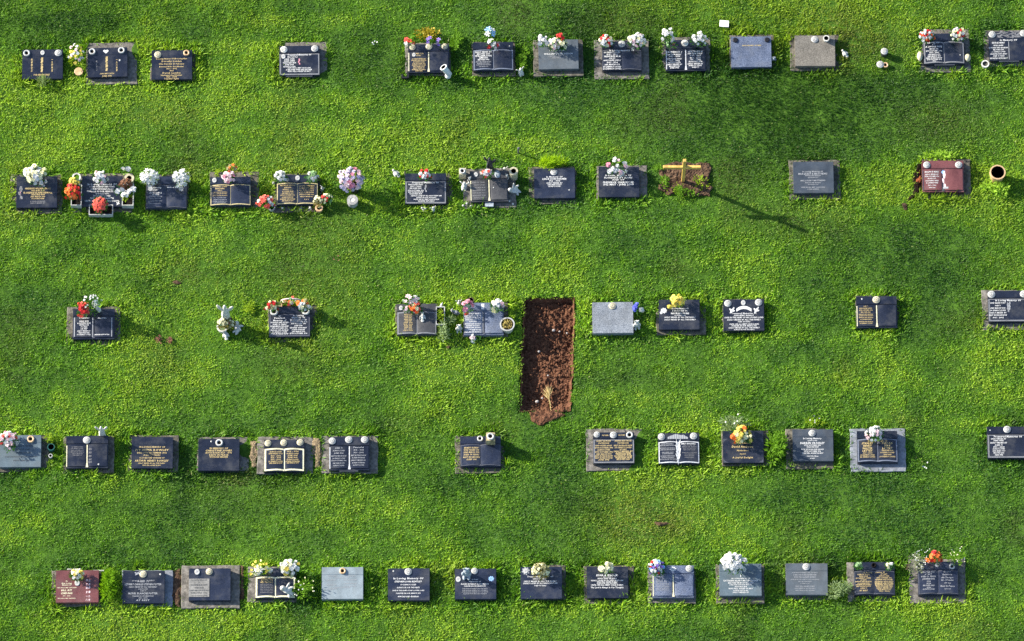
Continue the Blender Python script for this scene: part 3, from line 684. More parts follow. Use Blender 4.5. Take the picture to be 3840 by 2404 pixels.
S(1842, 265, 2350, 672, 'book', 'nvy', 'navy book gravestone with engraved butterflies and a bare right page', (1835, 255, 2365, 695), .3, 'dark', col='white', strip=.24, page='nvy', conc=COND,
  T=[(1965, '408:140:17=In_Loving'), (2170, '405:130:17=Memory_Of'), (1960, '440:70:14 475:160:18 500:90:20'), (1960, '525:170 548:140 580:170 610:150', 'grey', 12)], E=[('flower', 1895, 422, 70, 75, 'grey'), ('flower', 2280, 425, 75, 75, 'grey')])
F(1880, 285, 102, 92, 'www', 'white lilies on the left of ' + on(), .034, 'star', leaf=SHRUBP)
F(2282, 290, 98, 98, 'www', 'white lilies on the right of ' + on(), .034, 'star', leaf=SHRUBP)
crop(700, 580, 3.45)
S(305, 280, 830, 655, 'book', 'nvy', 'navy book gravestone with thin gold outline and bare right page', (300, 225, 935, 695), .8, 'gold', col='gold', strip=.24, page='nvy', conc=COND,
  T=[(432, '405:190:16 432:120:18=BARKSHIRE 457:60:12'), (432, '480:190 500:190 525:190', 'gold', 11), (432, '553:170 578:185 600:185 620:160', 'grey', 10)], H=[('oval', 362, 320, 37)])
F(548, 288, 82, 68, 'PPp', 'pale pink silk flowers on ' + on(), .032)
F(580, 185, 75, 60, 'obs', 'faded rust coloured flowers behind the pale pink silk flowers', .024, z=.26, n=7, leaf=LEAFD)
plant(385, 215, 32, 55, 'small yellow leaved plant behind the thin gold outlined stone', 60, .12, SHRUBY, (.02, .04), .018)
S(1165, 260, 1700, 652, 'book', 'blk', 'black book gravestone with thick gold outline and two gold pages', (1130, 245, 1760, 745), .3, 'gold', col='gold', strip=.25, conc=COND,
  T=[(1310, '400:195:15 430:90:15 455:130:14 480:145:14 503:150:14 528:190:14 555:150:14 580:200:14 603:150:14'), (1555, '408:205:15 437:200:14 465:190:14 492:190:14 520:190:14 548:170:14 585:60:14=X_X_X')], H=[('oval', 1437, 303, 38)])
F(1215, 285, 72, 62, 'www', 'white carnations left of the photo plaque on ' + on(), .03, 'pom')
F(1625, 288, 76, 62, 'wwg', 'white and green flowers right of the plaque on ' + on(), .03, 'pom')
fig(1122, 385, 48, 'bear', 'tiny white bear at the upper left of the thick gold outlined stone', STAT, 0)
fig(1755, 460, 72, 'angel', 'white angel at the right side of the thick gold outlined stone', STAT, -30)
F(1020, 620, 100, 85, 'kkkw', 'coral red flowers spilling from a white pot at the lower left corner', .032, z=.14, gz0=0)
pot(1098, 668, 48, .08, 'small white pot below the spilling coral red flowers', CERW, .25, HOLLOW_SHADE)
F(1810, 575, 75, 62, 'rrcg', 'red and cream posy at lower right of ' + on(), .024, z=.14, gz0=0, nl=60)
F(1700, 600, 45, 62, 'scc', 'dry straw coloured posy beside the tan ring pot', .026, z=.14, gz0=0, leaf=LEAFD)
pot(1712, 690, 50, .09, 'tan ring pot at the lower right corner of ' + on(), CERB, .4, HOLLOW_SHADE)
for i, (X, w, k, l) in enumerate(((1240, 42, 'bear', 'first'), (1345, 38, 'lamb', 'second'), (1478, 55, 'lamb', 'third'), (1600, 45, 'bear', 'fourth'))):
    fig(X, 705, w, k, f'{l} from the left of four tiny white animals below the thick gold outlined stone', STAT, (0, 30, 60, -20)[i])
pot(2175, 400, 62, .22, 'black vase under the lilac and pink bouquet', mat('black_vase_shell', (.01, .01, .012), .4), .12, HOLLOW_SHADE, name='black_vase', taper=.7)
F(2110, 310, 150, 140, 'lPlPp', 'lilac and pink bouquet leaning out of the black vase', .036, z=.33, gz0=.1, leaf=LEAFD)
pot(2145, 590, 70, .13, 'round grey stone pot with lid below the black vase', mat('grey_pot_stone', (.3, .3, .3), .8, .2, (30, .2), (50, .5)), .6, STAT, name='stone_pot', depth=.96, taper=1.0)
crop(1440, 540, 4.025)
S(318, 432, 940, 895, 'frame', 'blk', 'black gravestone with grey border above two small white angels', (240, 408, 1032, 990), .2, 'grey', col='white', conc=COND,
  T=[(625, '570:405:24=Treasured_Memories_Of'), (480, '600:225:20 628:170:19 657:180:20 690:245:18 715:230:18 742:190:18'), (640, '772:460:18 800:300:18 827:385:18 853:250:18')], E=[('rose', 628, 665, 60, 130, 'grey')])
F(625, 470, 86, 80, 'wwr', 'white and red round wreath on ' + on(), .028)
fig(180, 450, 92, 'dove', 'pale blue and white butterfly ornament left of the grey bordered stone', STAT, 45)
fig(595, 985, 92, 'cherub', 'left small white cherub on the slab below the grey bordered stone', STAT, 0)
fig(745, 990, 95, 'angel', 'right small white angel on the slab below the grey bordered stone', STAT, 20)
S(1300, 400, 1870, 872, 'panel', 'dgr', 'dark grey gravestone crowded by white figures, with cream spine', (1200, 372, 1992, 972), 1.6, 'cream', col='dim', strip=.26, page='dgr',
  T=[(1430, '580:200:20 620:190:20 660:200:20 700:200:20 740:200:20 780:200:20 815:150:20', 'dim')], H=[('oval', 1393, 457, 40), ('dot', 1655, 665, 12)], plaque=None)
pot(1185, 405, 62, .2, 'beige square vase left of ' + on(), CERC, kind='square', name='square_vase')
pot(1955, 398, 66, .26, 'tall cream vase with a dark mouth right of ' + on(), CERC, .4, HOLLOW_SHADE, name='cream_vase', taper=.95)
fig(1595, 395, 200, 'spread', 'dark statue with two spread white tipped ears behind ' + on(), STATD, -15, sz=2.6)
F(1555, 442, 78, 62, 'PPwk', 'pink and white rose wreath on the strip of ' + on(), .028)
c = P(1712, 440, .15)
o = link('shell_ornament', lathe([(.05, -.02), (.058, .01), (.04, .025), (.015, .03)], 16, 'shell_ornament'), None, (c.x, c.y, g(c.x, c.y) + .12), STATG, True); o.scale = (.9, 1.15, 1); tag(o, 'pale blue grey shell ornament right of the pink and white rose wreath', 'ornament')
fig(1215, 660, 150, 'angel', 'large white angel at the left side of the dark grey crowded stone', STAT, -10)
fig(1292, 545, 75, 'bear', 'small white bear between the square vase and the large white angel', STAT, 10, .05)
fig(1820, 415, 120, 'angel', 'white angel standing left of the tall cream vase', STAT, 15)
fig(1855, 500, 70, 'bear', 'small white figure below the tall cream vase', STAT, -15, .05)
fig(1955, 720, 195, 'cherub', 'large white reclining cherub at the right side of the crowded stone', STAT, 40)
c = P(1590, 910, .05); o = link('plaque', boxmesh('plaque', -.062, .062, -.04, .04, 0, .02), None, (c.x, c.y, g(c.x, c.y) + .028), STATG); tag(o, 'small pale rectangular plaque on the slab below the crowded stone', 'plaque')
for i, (X, Y) in enumerate(((1195, 930), (1250, 900), (1890, 860), (1945, 905), (1310, 945))):
    c = P(X, Y, .03); o = link('white_pebble', lathe([(.012, 0), (.018, .01), (.008, .02)], 7, 'white_pebble'), None, (c.x, c.y, g(c.x, c.y) + .026), STAT); tag(o, f'{ORD[i]} small white pebble from the left on the slab of the crowded stone' if i != 4 else 'small white pebble nearest the corner of the crowded slab', 'pebble', 'pebbles on the slab')
c = P(2030, 120, .0); o = link('garden_stake', lathe([(.012, 0), (.014, .16), (.018, .17), (.012, .19)], 8, 'garden_stake'), None, (c.x, c.y, g(c.x, c.y)), mat('grey_stake', (.12, .12, .15), .5)); tag(o, 'short dark grey stake standing alone in the grass above the second row', 'stake')
crop(1960, 560, 3.2635)
S(140, 228, 640, 592, 'plain', 'nvy', 'black gravestone with short centred white text under bright long grass', (75, 215, 662, 672), .4, col='white', conc=COND, strip=.1,
  T=[(390, '328:200:18=In_Memory_Of 354:300:20=LESLIE_JOHN_FARMER 379:140:17 404:195:17 425:170:16 445:150:16')], H=[('lid', 383, 268, 50), ('dot', 570, 492, 11)])
plant(350, 165, 185, 72, 'bright lime long grass spilling over the back of ' + on(), 420, .15, mat('lime_grass', (.30, .46, .015), .6, .15, trans=.45), (.06, .12), .011, 'grass_tuft', .9)
S(930, 212, 1425, 585, 'plain', 'blk', 'black gravestone with white text under tall pink and white roses', (905, 202, 1525, 608), .2, col='white',
  T=[(1170, '318:320:18=In_Loving_Memory_Of 347:345:20=FLORENCE_IVY_JONES 373:150:15=AND_OF 404:375:22=FREDERICK_CHARLES_LEE 431:375:22=1912_MAY_-_JUNE_2003')])
F(1150, 215, 125, 120, 'wwwpPw', 'tall pink and white roses on ' + on(), .036, z=.26, n=15)
# cross and soil plot
gz = g(*P(1960, 395, 0).xy)
b, t = P(1962, 395, 0), P(1933, 105, .93)
root = empty('wooden_cross', (b.x, b.y, gz), 'pale wooden cross standing in a bare soil plot', 'cross')
d = Vector((t.x - b.x, t.y - b.y, .93)); rot = d.to_track_quat('Z', 'Y').to_euler()
o = link('post', boxmesh('post', -.024, .024, -.022, .022, -.1, .93, .003), root, m=WOOD); o.rotation_euler = (rot.x, rot.y, 0)
o = link('crossbar', boxmesh('crossbar', -.275, .275, -.019, .019, -.03, .03, .003), root, (d.x * .70 + .01, d.y * .70 - .035, .93 * .70), WOOD)
plant(1950, 510, 100, 75, 'low green bushy plant at the foot of the wooden cross', 260, .1, SHRUB, (.02, .04), .016)
rnd = random.Random(9)
plant(1730, 400, 60, 90, 'sparse weeds at the left of the cross plot', 110, .07, SHRUB, (.03, .06), .02)
plant(2180, 400, 95, 110, 'sparse yellowish weeds at the right of the cross plot', 150, .07, SHRUBY, (.03, .06), .02)
plant(1880, 470, 110, 70, 'scattered low weeds around the foot of the cross post', 70, .05, SHRUBY, (.03, .05), .018)
plant(2080, 540, 110, 45, 'low weeds along the near edge of the cross plot', 90, .06, SHRUB, (.03, .05), .018)
plant(1660, 215, 70, 50, 'dark green weeds at the upper left of the cross plot', 90, .08, SHRUB, (.02, .05), .016)
crop(2900, 560, 2.569)
S(192, 115, 580, 418, 'flat', 'slt', 'slate grey gravestone standing alone with faint white lettering', (150, 105, 650, 482), .6, conc=COND,
  T=[(380, '210:200:14=In_Loving_Memory_Of 232:280:18=MARGARET_R_MATTHEWS 250:150:10 268:100:10 297:240:14=MALCOLM_F_MATTHEWS 318:150:10 335:100:10 362:230:11 380:110:10', 'grey')])
S(1432, 105, 1832, 408, 'panel', 'red', 'red brown gravestone with a blue rose on its spine', (1435, 95, 1908, 478), .1, 'dark', page='red', col='white', conc=COND, strip=.25,
  T=[(1525, '215:135:14=RALPH_E_BEAR 240:130:11 260:140:11 280:80 302:125:12 323:115:12 347:80 370:60', 'white', 9)], H=[('lid', 1478, 147, 39), ('lid', 1785, 147, 39)], E=[('rose', 1640, 300, 60, 190, 'P'), ('flower', 1635, 218, 42, 42, 'u'), ('bar', 1655, 370, 50, 18, 'grey')])
pot(2163, 210, 76, .24, 'large tan flower pot with a dark empty mouth right of the red stone', CERB, .15, HOLLOW_SHADE, depth=.15, taper=.75)
plant(2150, 370, 150, 85, 'leafy yellow green weeds around the large tan pot', 130, .12, WEED, (.05, .09), .034)
plant(1640, 60, 230, 50, 'row of bright leafy weeds behind the red brown stone', 170, .12, WEED, (.04, .08), .03)
# ------------------------------------------------------------------ THIRD ROW
row('third')
crop(220, 1080, 3.45)
S(185, 262, 725, 655, 'panel', 'blk', 'black two page gravestone with thin grey edges and white left text', (110, 245, 792, 738), .3, 'dark', page='blk', col='white', conc=COND,
  T=[(332, '380:130:20=Treasured 425:120:18 450:175:18 475:120:18 500:85:17=3_1_1925 525:85:17=3_8_1987 552:170:15 577:140:15 600:180:15'), (565, '383:110:16=Memories 600:195:14')], E=[('bar', 208, 500, 10, 250, 'grey'), ('bar', 442, 500, 8, 260, 'grey'), ('bar', 690, 500, 10, 250, 'grey')])
F(425, 170, 105, 75, 'www', 'tall white tulips at the back of ' + on(), .03, z=.36, kind='bud', n=16)
F(322, 270, 72, 88, 'rrk', 'bright red roses on the left of ' + on(), .034)
F(448, 265, 62, 72, 'ww', 'large white rose on a white lid of ' + on(), .042, n=4)
for i, (X, Y, w) in enumerate(((1285, 645, 38), (1425, 665, 30))):
    plant(X, Y, w, 50, ('larger', 'smaller')[i] + ' reddish brown dead weed in the grass between the third row stones', 50, .06, mat('dead_leaf', (.16, .055, .035), .8), (.02, .04), .016, 'dead_weed')
crop(800, 1080, 4.83)
root = fig(235, 600, 310, 'spread', 'tall weathered white angel statue with spread wings', STAT, -6, sz=2.7, name='angel_statue', cat='statue')
pot(160, 690, 100, .12, 'weathered white bowl at the foot of the angel statue', STAT, .25, SHRUBP, depth=.9, taper=.7)
F(170, 640, 85, 75, 'cgs', 'dried cream flowers in the bowl at the foot of the angel', .024, z=.2, gz0=.05, leaf=LEAFD)
F(300, 640, 70, 85, 'csb', 'faded cream and brown flowers between the angel and the reclining cherub', .024, z=.14, gz0=.0, leaf=LEAFD)
fig(430, 720, 230, 'cherub', 'white reclining cherub beside the tall angel statue', STAT, -50, name='cherub_statue', cat='statue')
o = fig(225, 850, 115, 'dove', 'small white bird figure below the bowl of the angel', STAT, 10)
plant(640, 330, 110, 130, 'bright lime weeds between the angel and its neighbouring stone', 180, .06, SHRUBY, (.02, .05), .016)
S(1010, 330, 1755, 885, 'frame', 'blk', 'black gravestone with two columns of bold white text under a basket', (1000, 305, 1872, 982), .6, 'dark', col='white', th=22, conc=COND, strip=.22,
  T=[(1205, '500:45=In 540:200:26=Fondest 583:240:26=Memory_of 620:330:24 655:250:24 690:330:24=BENJAMIN_ROWLAND 725:290 762:320 797:270 830:315:24'), (1545, '497:200:26=In_Loving 535:240:26=Memory_Of 577:300:25 612:320:24 645:275 683:145 722:310 757:240 792:240 825:320:24')])
F(1045, 330, 118, 92, 'rrccs', 'red and cream flowers at the left corner of ' + on(), .034)
F(1640, 315, 115, 88, 'wwcos', 'white and orange flowers at the right corner of ' + on(), .032)
loose(1100, 420, 76, 'ring', 'white ring under the red and cream flowers of the basket stone', z=.13)
loose(1672, 415, 76, 'ring', 'white ring under the white and orange flowers of the basket stone', z=.13)
c = P(1415, 300, .1)
root = empty('flower_basket', (c.x, c.y, g(c.x, c.y)), 'pink rimmed basket of small flowers behind the two column stone', 'basket', None)
bm = bmesh.new(); box(bm, -.15, .15, -.05, -.035, 0, .10); box(bm, -.15, .15, .035, .05, 0, .10); box(bm, -.15, -.135, -.035, .035, 0, .1); box(bm, .135, .15, -.035, .035, 0, .1)
link('tub', bm_mesh(bm, 'tub'), root, m=CERB)
v_, f_ = [], []
for i in range(15):
    a = math.pi * i / 14; x, z = -.16 * math.cos(a), .09 + .17 * math.sin(a) ** .6
    for k in range(6): t = k * math.pi / 3; v_.append((x * (1 + .05 * math.cos(t)), .008 * math.sin(t) + .03, z + .008 * math.cos(t)))
for i in range(14):
    for k in range(6): f_.append((i * 6 + k, i * 6 + (k + 1) % 6, (i + 1) * 6 + (k + 1) % 6, (i + 1) * 6 + k))
link('handle', mesh('handle', v_, f_), root, m=paint('P'))
F(1410, 235, 165, 70, 'okgPcs', 'mixed pink and green flowers in the pink rimmed basket', .024, z=.18, gz0=.05, n=13, nl=110, leaf=SHRUB)
crop(1440, 1080, 4.3125)
S(210, 265, 850, 770, 'book', 'dgr', 'dark grey book gravestone with a white dove and orange flowers', (185, 255, 870, 790), .5, 'grey', page='dgr', col='gold', conc=COND,
  T=[(392, '440:125:18 468:130:18 495:110:18 522:130:18 548:110:18 575:140:18 602:150:18 628:130:18 652:120:16 678:140:16 702:160:16')], H=[('oval', 278, 330, 44)])
F(440, 190, 110, 60, 'PPw', 'pale pink and white lilies at the back of ' + on(), .034, z=.34, kind='star')
F(515, 320, 88, 82, 'rokc', 'red and orange flowers on the strip of ' + on(), .034)
fig(625, 490, 95, 'dove', 'white dove ornament on the right page of ' + on(), STAT, 0, .10)
F(360, 320, 32, 50, 'lP', 'small lilac flowers right of the photo plaque of ' + on(), .026, n=3)
planter(838, 312, 985, 605, .12, 'narrow white rimmed trough of black soil between two third row stones')
plant(912, 450, 55, 130, 'straggling green plant in the narrow trough', 90, .2, SHRUBY, (.03, .05), .016)
fig(930, 300, 92, 'lamb', 'white lamb behind the narrow white rimmed trough', STAT, 70)
plant(960, 700, 105, 170, 'pale leafy shrub below the narrow trough', 260, .15, SHRUBP, (.03, .06), .022)
plant(1070, 520, 60, 90, 'spiky pale plant right of the narrow trough', 70, .14, SHRUBP, (.04, .08), .014)
fig(1215, 265, 108, 'angel', 'white angel at the back between two third row stones', STAT, 10)
fig(1160, 425, 150, 'lamb', 'dark mottled animal figure left of the pink roses', mat('mottled_dark_stone', (.04, .045, .06), .6, .4, (12, .5), (40, .4), col2=(.4, .4, .42)), -20)
fig(1212, 680, 115, 'bear', 'white teddy bear at the left edge of the speckled blue stone', STAT, 5)
S(1290, 245, 1935, 770, 'panel', 'blu', 'speckled blue grey gravestone with white left text and pink roses', (1275, 240, 2005, 795), .6, 'dark', page='blu', col='white', conc=COND, strip=.24,
  T=[(1440, '422:270:18 460:270:20 492:265:17 522:250:20 553:125:18 590:265:18 620:220:16 650:260:18 688:275:20 722:275:18')], E=[('bar', 1600, 308, 48, 92, 'white'), ('bar', 1600, 560, 7, 340, 'grey')])
F(1338, 302, 86, 85, 'ppk', 'pink roses on the left of ' + on(), .038)
pot(1405, 200, 46, .14, 'dark ring pot behind the pink roses', mat('bronze_pot', (.12, .09, .06), .5), .12, HOLLOW_SHADE)
F(1830, 280, 98, 88, 'wPcw', 'white and pale pink bouquet on the right of ' + on(), .03)
pot(1993, 590, 118, .165, 'wide white bowl filled with yellow moss right of the speckled blue stone', CERW, .16, SOILD, depth=.75, fill=mat('yellow_moss', (.28, .22, .05), .8), taper=.8, name='wide_bowl', cat='bowl')
F(1430, 810, 55, 62, 'Pw', 'small pale pink flowers below the speckled blue stone', .022, z=.06, gz0=0, nl=10)
plant(1510, 800, 50, 50, 'dark green leaves beside the small pale pink flowers', 70, .07, LEAF, (.03, .05), .02)
crop(2160, 1080, 3.1776)
S(195, 162, 682, 532, 'flat', 'spk', 'light speckled grey gravestone without lettering', (178, 152, 695, 545), .8, conc=COND, H=[('lidc', 435, 207, 50)])
fig(722, 450, 95, 'bear', 'white plush figure leaning at the right edge of the light speckled stone', STAT, 10)
F(735, 240, 52, 50, 'UUww', 'blue and white rosette right of the light speckled stone', .034, z=.14, gz0=.03, kind='pom')
S(985, 135, 1472, 492, 'plain', 'blk', 'black gravestone with yellow flowers and a white floral emblem', (955, 128, 1550, 560), .1, col='white', conc=COND,
  T=[(1240, '240:200:16=In_Loving_Memory_Of 268:190:14 298:220:20=MAUREEN_PAINE 322:130:13 345:375:16 373:375:16')], E=[('flower', 1045, 265, 85, 75, 'white'), ('flower', 1015, 290, 40, 40, 'white')])
F(1210, 150, 72, 66, 'yyy', 'yellow flowers on the strip of ' + on(), .036, leaf=SHRUBY)
F(1115, 208, 25, 35, 'y', 'single yellow bud left of the yellow flowers', .03, n=2, nl=3, z=.16)
S(1755, 135, 2240, 508, 'plain', 'blk', 'black gravestone with two white doves and a banner', (1745, 130, 2250, 525), .4, col='white', conc=COND,
  T=[(2000, '300:300:17=Treasured_Memories_Of 325:240:17=JOHN_HENRY_McNALLY 350:465:17 377:400:17 400:150:14=AGED_68_YEARS 430:350:16 450:300:16 473:370:16 495:245:14')],
  H=[('lid', 1810, 182, 49), ('lid', 2177, 172, 49), ('oval', 1995, 175, 35)], E=[('banner', 2000, 245, 180, 60, 'white'), ('dove', 1855, 272, 80, 90, 'white'), ('dove', 2145, 270, 80, 90, 'white')])
crop(3160, 1060, 3.5515)
S(178, 185, 720, 605, 'panel', 'blk', 'black gravestone with cream tassel and small gold left page', (172, 172, 768, 625), .2, 'cream', page='blk', col='gold', conc=COND, strip=.25,
  T=[(305, '320:60:10 348:170:14 373:180:14 400:130:14 428:190:12 448:190:12 472:190:12 497:150:14 527:190:12 550:170:14')], H=[('lidc', 447, 232, 58), ('dot', 257, 222, 14)])
S(1930, 120, 2490, 535, 'frame', 'blk', 'black gravestone with grey frame and white left column', (1850, 100, 2560, 632), .4, 'grey', col='white', strip=.23,
  T=[(2200, '248:345:22=In_Loving_Memory_Of'), (2060, '282:205:20 318:75:17 352:200:18 383:210:18 415:225:18 447:240:18 480:150:18')], H=[('lid', 1978, 168, 58), ('lid', 2408, 166, 58)], E=[('vine', 2205, 340, 60, 100, 'grey')])
# ------------------------------------------------------------------ FOURTH ROW
row('fourth')
crop(0, 1570, 3.45)
S(5, 222, 538, 635, 'plain', 'lsl', 'pale slate gravestone with faded writing at the left edge', (-10, 214, 628, 690), .5, conc=COND, strip=.22,
  T=[(310, '360:230:14 405:180:14 450:200:14', 'gry' if 0 else 'dark'), (280, '500:420:13 548:210:15', 'dark')], H=[('ringb', 402, 275, 52)])
F(100, 255, 112, 85, 'pPwPk', 'pink and white roses on ' + on(), .032)
F(122, 370, 62, 50, 'wPw', 'smaller white and pink buds below the pink and white roses', .026, n=5)
pot(662, 375, 46, .12, 'dark green pot right of the pale slate stone', mat('green_plastic', (.02, .1, .09), .4), .15, HOLLOW_SHADE)
pot(655, 490, 26, .08, 'tiny white cup below the dark green pot', CERW, .3, HOLLOW_SHADE)
plant(640, 270, 75, 70, 'tufted weeds right of the pale slate stone', 150, .08, SHRUBY, (.02, .05), .014)
S(862, 235, 1405, 655, 'panel', 'blk', 'black gravestone with cream spine and nearly worn off writing', (825, 228, 1470, 705), .6, 'cream', page='blk', col='dim', conc=COND, strip=.24,
  T=[(1010, '380:150:12 400:150:12 425:160:12 447:170:12 470:140:12 490:120:12', 'dim'), (1175, '410:40:22 455:40:22 500:40:22 545:40:22 580:50:22', 'dim')], H=[('lid', 1128, 292, 56), ('dot', 1285, 612, 14)])
fig(1330, 250, 165, 'spread', 'white winged figure behind ' + on(), STAT, 0, sz=2.5)
S(1705, 232, 2240, 640, 'plain', 'blk', 'black gravestone with large gold capital lettering over its whole face', (1662, 218, 2305, 690), -.2, col='gold', conc=COND,
  T=[(1970, '362:335:19=IN_LOVING_MEMORY_OF 400:435:24=IVY_EMMA_ROWLEY 437:385:19=DIED_7TH_SEPTEMBER_1996 467:220:17=AGED_77_YEARS 503:325:18=ALSO_BELOVED_HUSBAND_OF 540:435:25=ARTHUR_HENRY_ROWLEY 573:350:15 600:240:15')])
crop(700, 1580, 3.308)
S(145, 205, 655, 602, 'plain', 'blk', 'black gravestone with five gold lines under a white ring holder', (135, 198, 770, 615), .2, col='gold',
  T=[(400, '322:230:19=IN_MEMORY_OF 350:330:21=CHRISTINE_JONES 378:325:19=BOTH_BORN_1929_-_1996 405:240:18=RESTS_IN_PEACE 430:230:19=WITH_HIS_MAKER')], H=[('ring', 405, 255, 51), ('dot', 305, 238, 13)])
S(962, 225, 1462, 625, 'book', 'blk', 'black book gravestone with broad cream frame and cream lids', (880, 192, 1565, 655), .3, 'cream', page='blk', col='gold', strip=.25,
  T=[(1108, '378:150:17 402:180:17 430:130:16 453:130:16 477:130:16 500:180:15 522:160:15'), (1318, '375:145:17 402:150:16 427:120:16 452:120:16 477:150:16 500:175:16 520:150:14')], H=[('lidc', 1010, 270, 48), ('lidc', 1205, 265, 48), ('lidc', 1408, 262, 48)])
S(1770, 192, 2270, 608, 'panel', 'blk', 'black gravestone with three white lids and two small text pages', (1678, 180, 2370, 645), .4, 'white', page='blk', col='white', strip=.25, ledge=(1900, 2130),
  T=[(1890, '333:90:17 365:150:16 397:115:16 432:190:14 462:160:14 490:190:14 522:150:14 552:135:14', 'grey'), (2135, '325:130:18=Peaceful 358:130:16 390:130:16 425:190:15 455:160:15 487:180:15 518:160:15 548:140:15', 'grey')], H=[('lid', 1808, 243, 51), ('lid', 2012, 228, 51), ('lid', 2210, 230, 51)])
crop(1660, 1580, 6.0375)
S(400, 325, 1315, 1010, 'book', 'nvy', 'black gravestone with a bold gold block of text and square vase', (285, 320, 1445, 1180), .5, 'dark', page='nvy', col='gold', conc=COND, th=34, strip=.24,
  T=[(652, '585:330=ERNEST_ALFRED 635:345=WHO_PASSED_ON 688:355=22ND_MARCH_1998 742:355=AGED_74_YEARS 800:380=REST_IN_HEAVEN 852:225=SLEEP_ON')], H=[('ring', 850, 378, 74)])
pot(1085, 335, 115, .17, 'mottled tan square vase standing on ' + on(), mat('tan_stone_vase', (.33, .28, .16), .7, .3, (25, .4)), kind='square', name='square_vase', z=.115)
crop(2160, 1550, 4.025)
S(258, 275, 880, 748, 'frame', 'blk', 'black gravestone with grey frame packed with bright gold text', (150, 235, 1003, 872), .4, 'grey', col='gold', th=21, strip=.2,
  T=[(420, '403:225=ALBERT_EDWARD 438:160=PATERSON 475:255 508:280 540:190 573:275 605:230 635:270 665:265 693:160'), (712, '403:255=ANNIE_BEATRICE 438:165=PATERSON 475:280 506:255 537:110 565:290:24 588:230:24 610:230:24 635:270:24 660:250:24 685:200:24'), (445, '320:100:18=FATHER'), (695, '318:100:18=MOTHER')],
  H=[('lid', 315, 308, 54), ('lid', 567, 315, 60), ('ring', 812, 318, 58)])
S(1240, 285, 1860, 752, 'book', 'blk', 'black book gravestone with white vine spine and engraved landscape', (1195, 290, 1872, 765), .5, 'white', page='blk', col='grey', strip=.25, conc=COND,
  T=[(1385, '450:180:17=JOHN_BRAZNELL 475:240:15 515:230:15 540:220:15 580:180:15 600:170:15 635:220:15 660:190:13 685:240:14', 'grey'), (1700, '450:220:19=EMILY_BRAZNELL', 'white'), (1710, '475:180:14 497:220:15 520:190:14 545:180:14 585:220:13 610:150:13 635:150:13 660:140:13', 'dim')],
  H=[('lid', 1292, 340, 61), ('lid', 1778, 332, 62)], E=[('hills', 1540, 335, 310, 85, 'grey'), ('vine', 1542, 560, 90, 290, 'white')])
crop(2660, 1550, 3.096)
S(155, 208, 628, 580, 'plain', 'blk', 'black gravestone with matt corners and gold script', (142, 202, 695, 612), .3, col='gold', corner=1, conc=COND,
  T=[(385, '345:210:18=In_Loving_Memory_Of 390:255:24=David_Andrews 435:140:17=Nicholson 475:70:14=Aged_21 517:240:19=A_Joyful_Delight')])
F(358, 245, 92, 96, 'yyyoc', 'yellow and orange flowers on ' + on(), .036)
F(455, 295, 42, 42, 'cy', 'pale yellow daisies right of the yellow and orange flowers', .028, n=4)
plant(300, 115, 150, 85, 'dark green and pale leaved shrub behind the matt cornered stone', 190, .2, SHRUBP, (.05, .1), .03, fl=('w', 4, 'bud', .024))
plant(780, 400, 120, 210, 'tall leafy green shrub between two fourth row stones', 420, .24, SHRUB, (.05, .09), .03)
S(965, 188, 1437, 558, 'plain', 'slt', 'slate blue gravestone with centred white text', (885, 180, 1450, 650), .1, col='white', conc=COND,
  T=[(1195, '292:215:18=In_Loving_Memory 318:110:12 347:285:24=DARREN_CROSSLEY 373:195:15 393:140:14 420:260:14=SON_OF_JOAN_AND_BRIAN 442:195:15 465:250:15 499:135:14=Until_We_Meet 525:60:12')], H=[('lid', 1193, 233, 46)])
plant(1230, 95, 140, 55, 'sparse white flowering weeds behind the slate blue stone', 110, .09, SHRUBY, (.02, .04), .014, fl=('w', 8, 'bud', .014))
S(1712, 212, 2180, 580, 'book', 'blk', 'black book gravestone with bold gold names on a clean concrete slab', (1630, 178, 2285, 680), .3, 'blue', page='blk', col='gold', conc=CONB,
  T=[(1950, '330:225:17=In_Loving_Memory_Of'), (1832, '358:130:22=STANLEY 387:100:22=HENRY 417:115:22=WALTER 445:120:22=LETTEY 472:110:13 495:165:14 518:175:15'), (2062, '358:125:22=PHYLLIS 387:70:22=MAE 415:120:22=LETTEY 442:135:14 467:160:14 492:90:14 515:185:15')])
F(1922, 242, 84, 82, 'wPw', 'white and pale pink flowers on ' + on(), .028)
crop(3500, 1550, 6.047)
S(1215, 320, 2160, 1040, 'frame', 'blk', 'black gravestone cut by the right edge with single white column', (1205, 318, 2200, 1055), .2, 'grey', col='white', th=30, conc=COND,
  T=[(1680, '545:650:40=Treasured_Memories_Of'), (1470, '597:345 638:225 688:385:34 740:175 785:265 828:275 875:290 920:245 966:185')], H=[('lid', 1668, 385, 95), ('dot', 1285, 403, 20)])
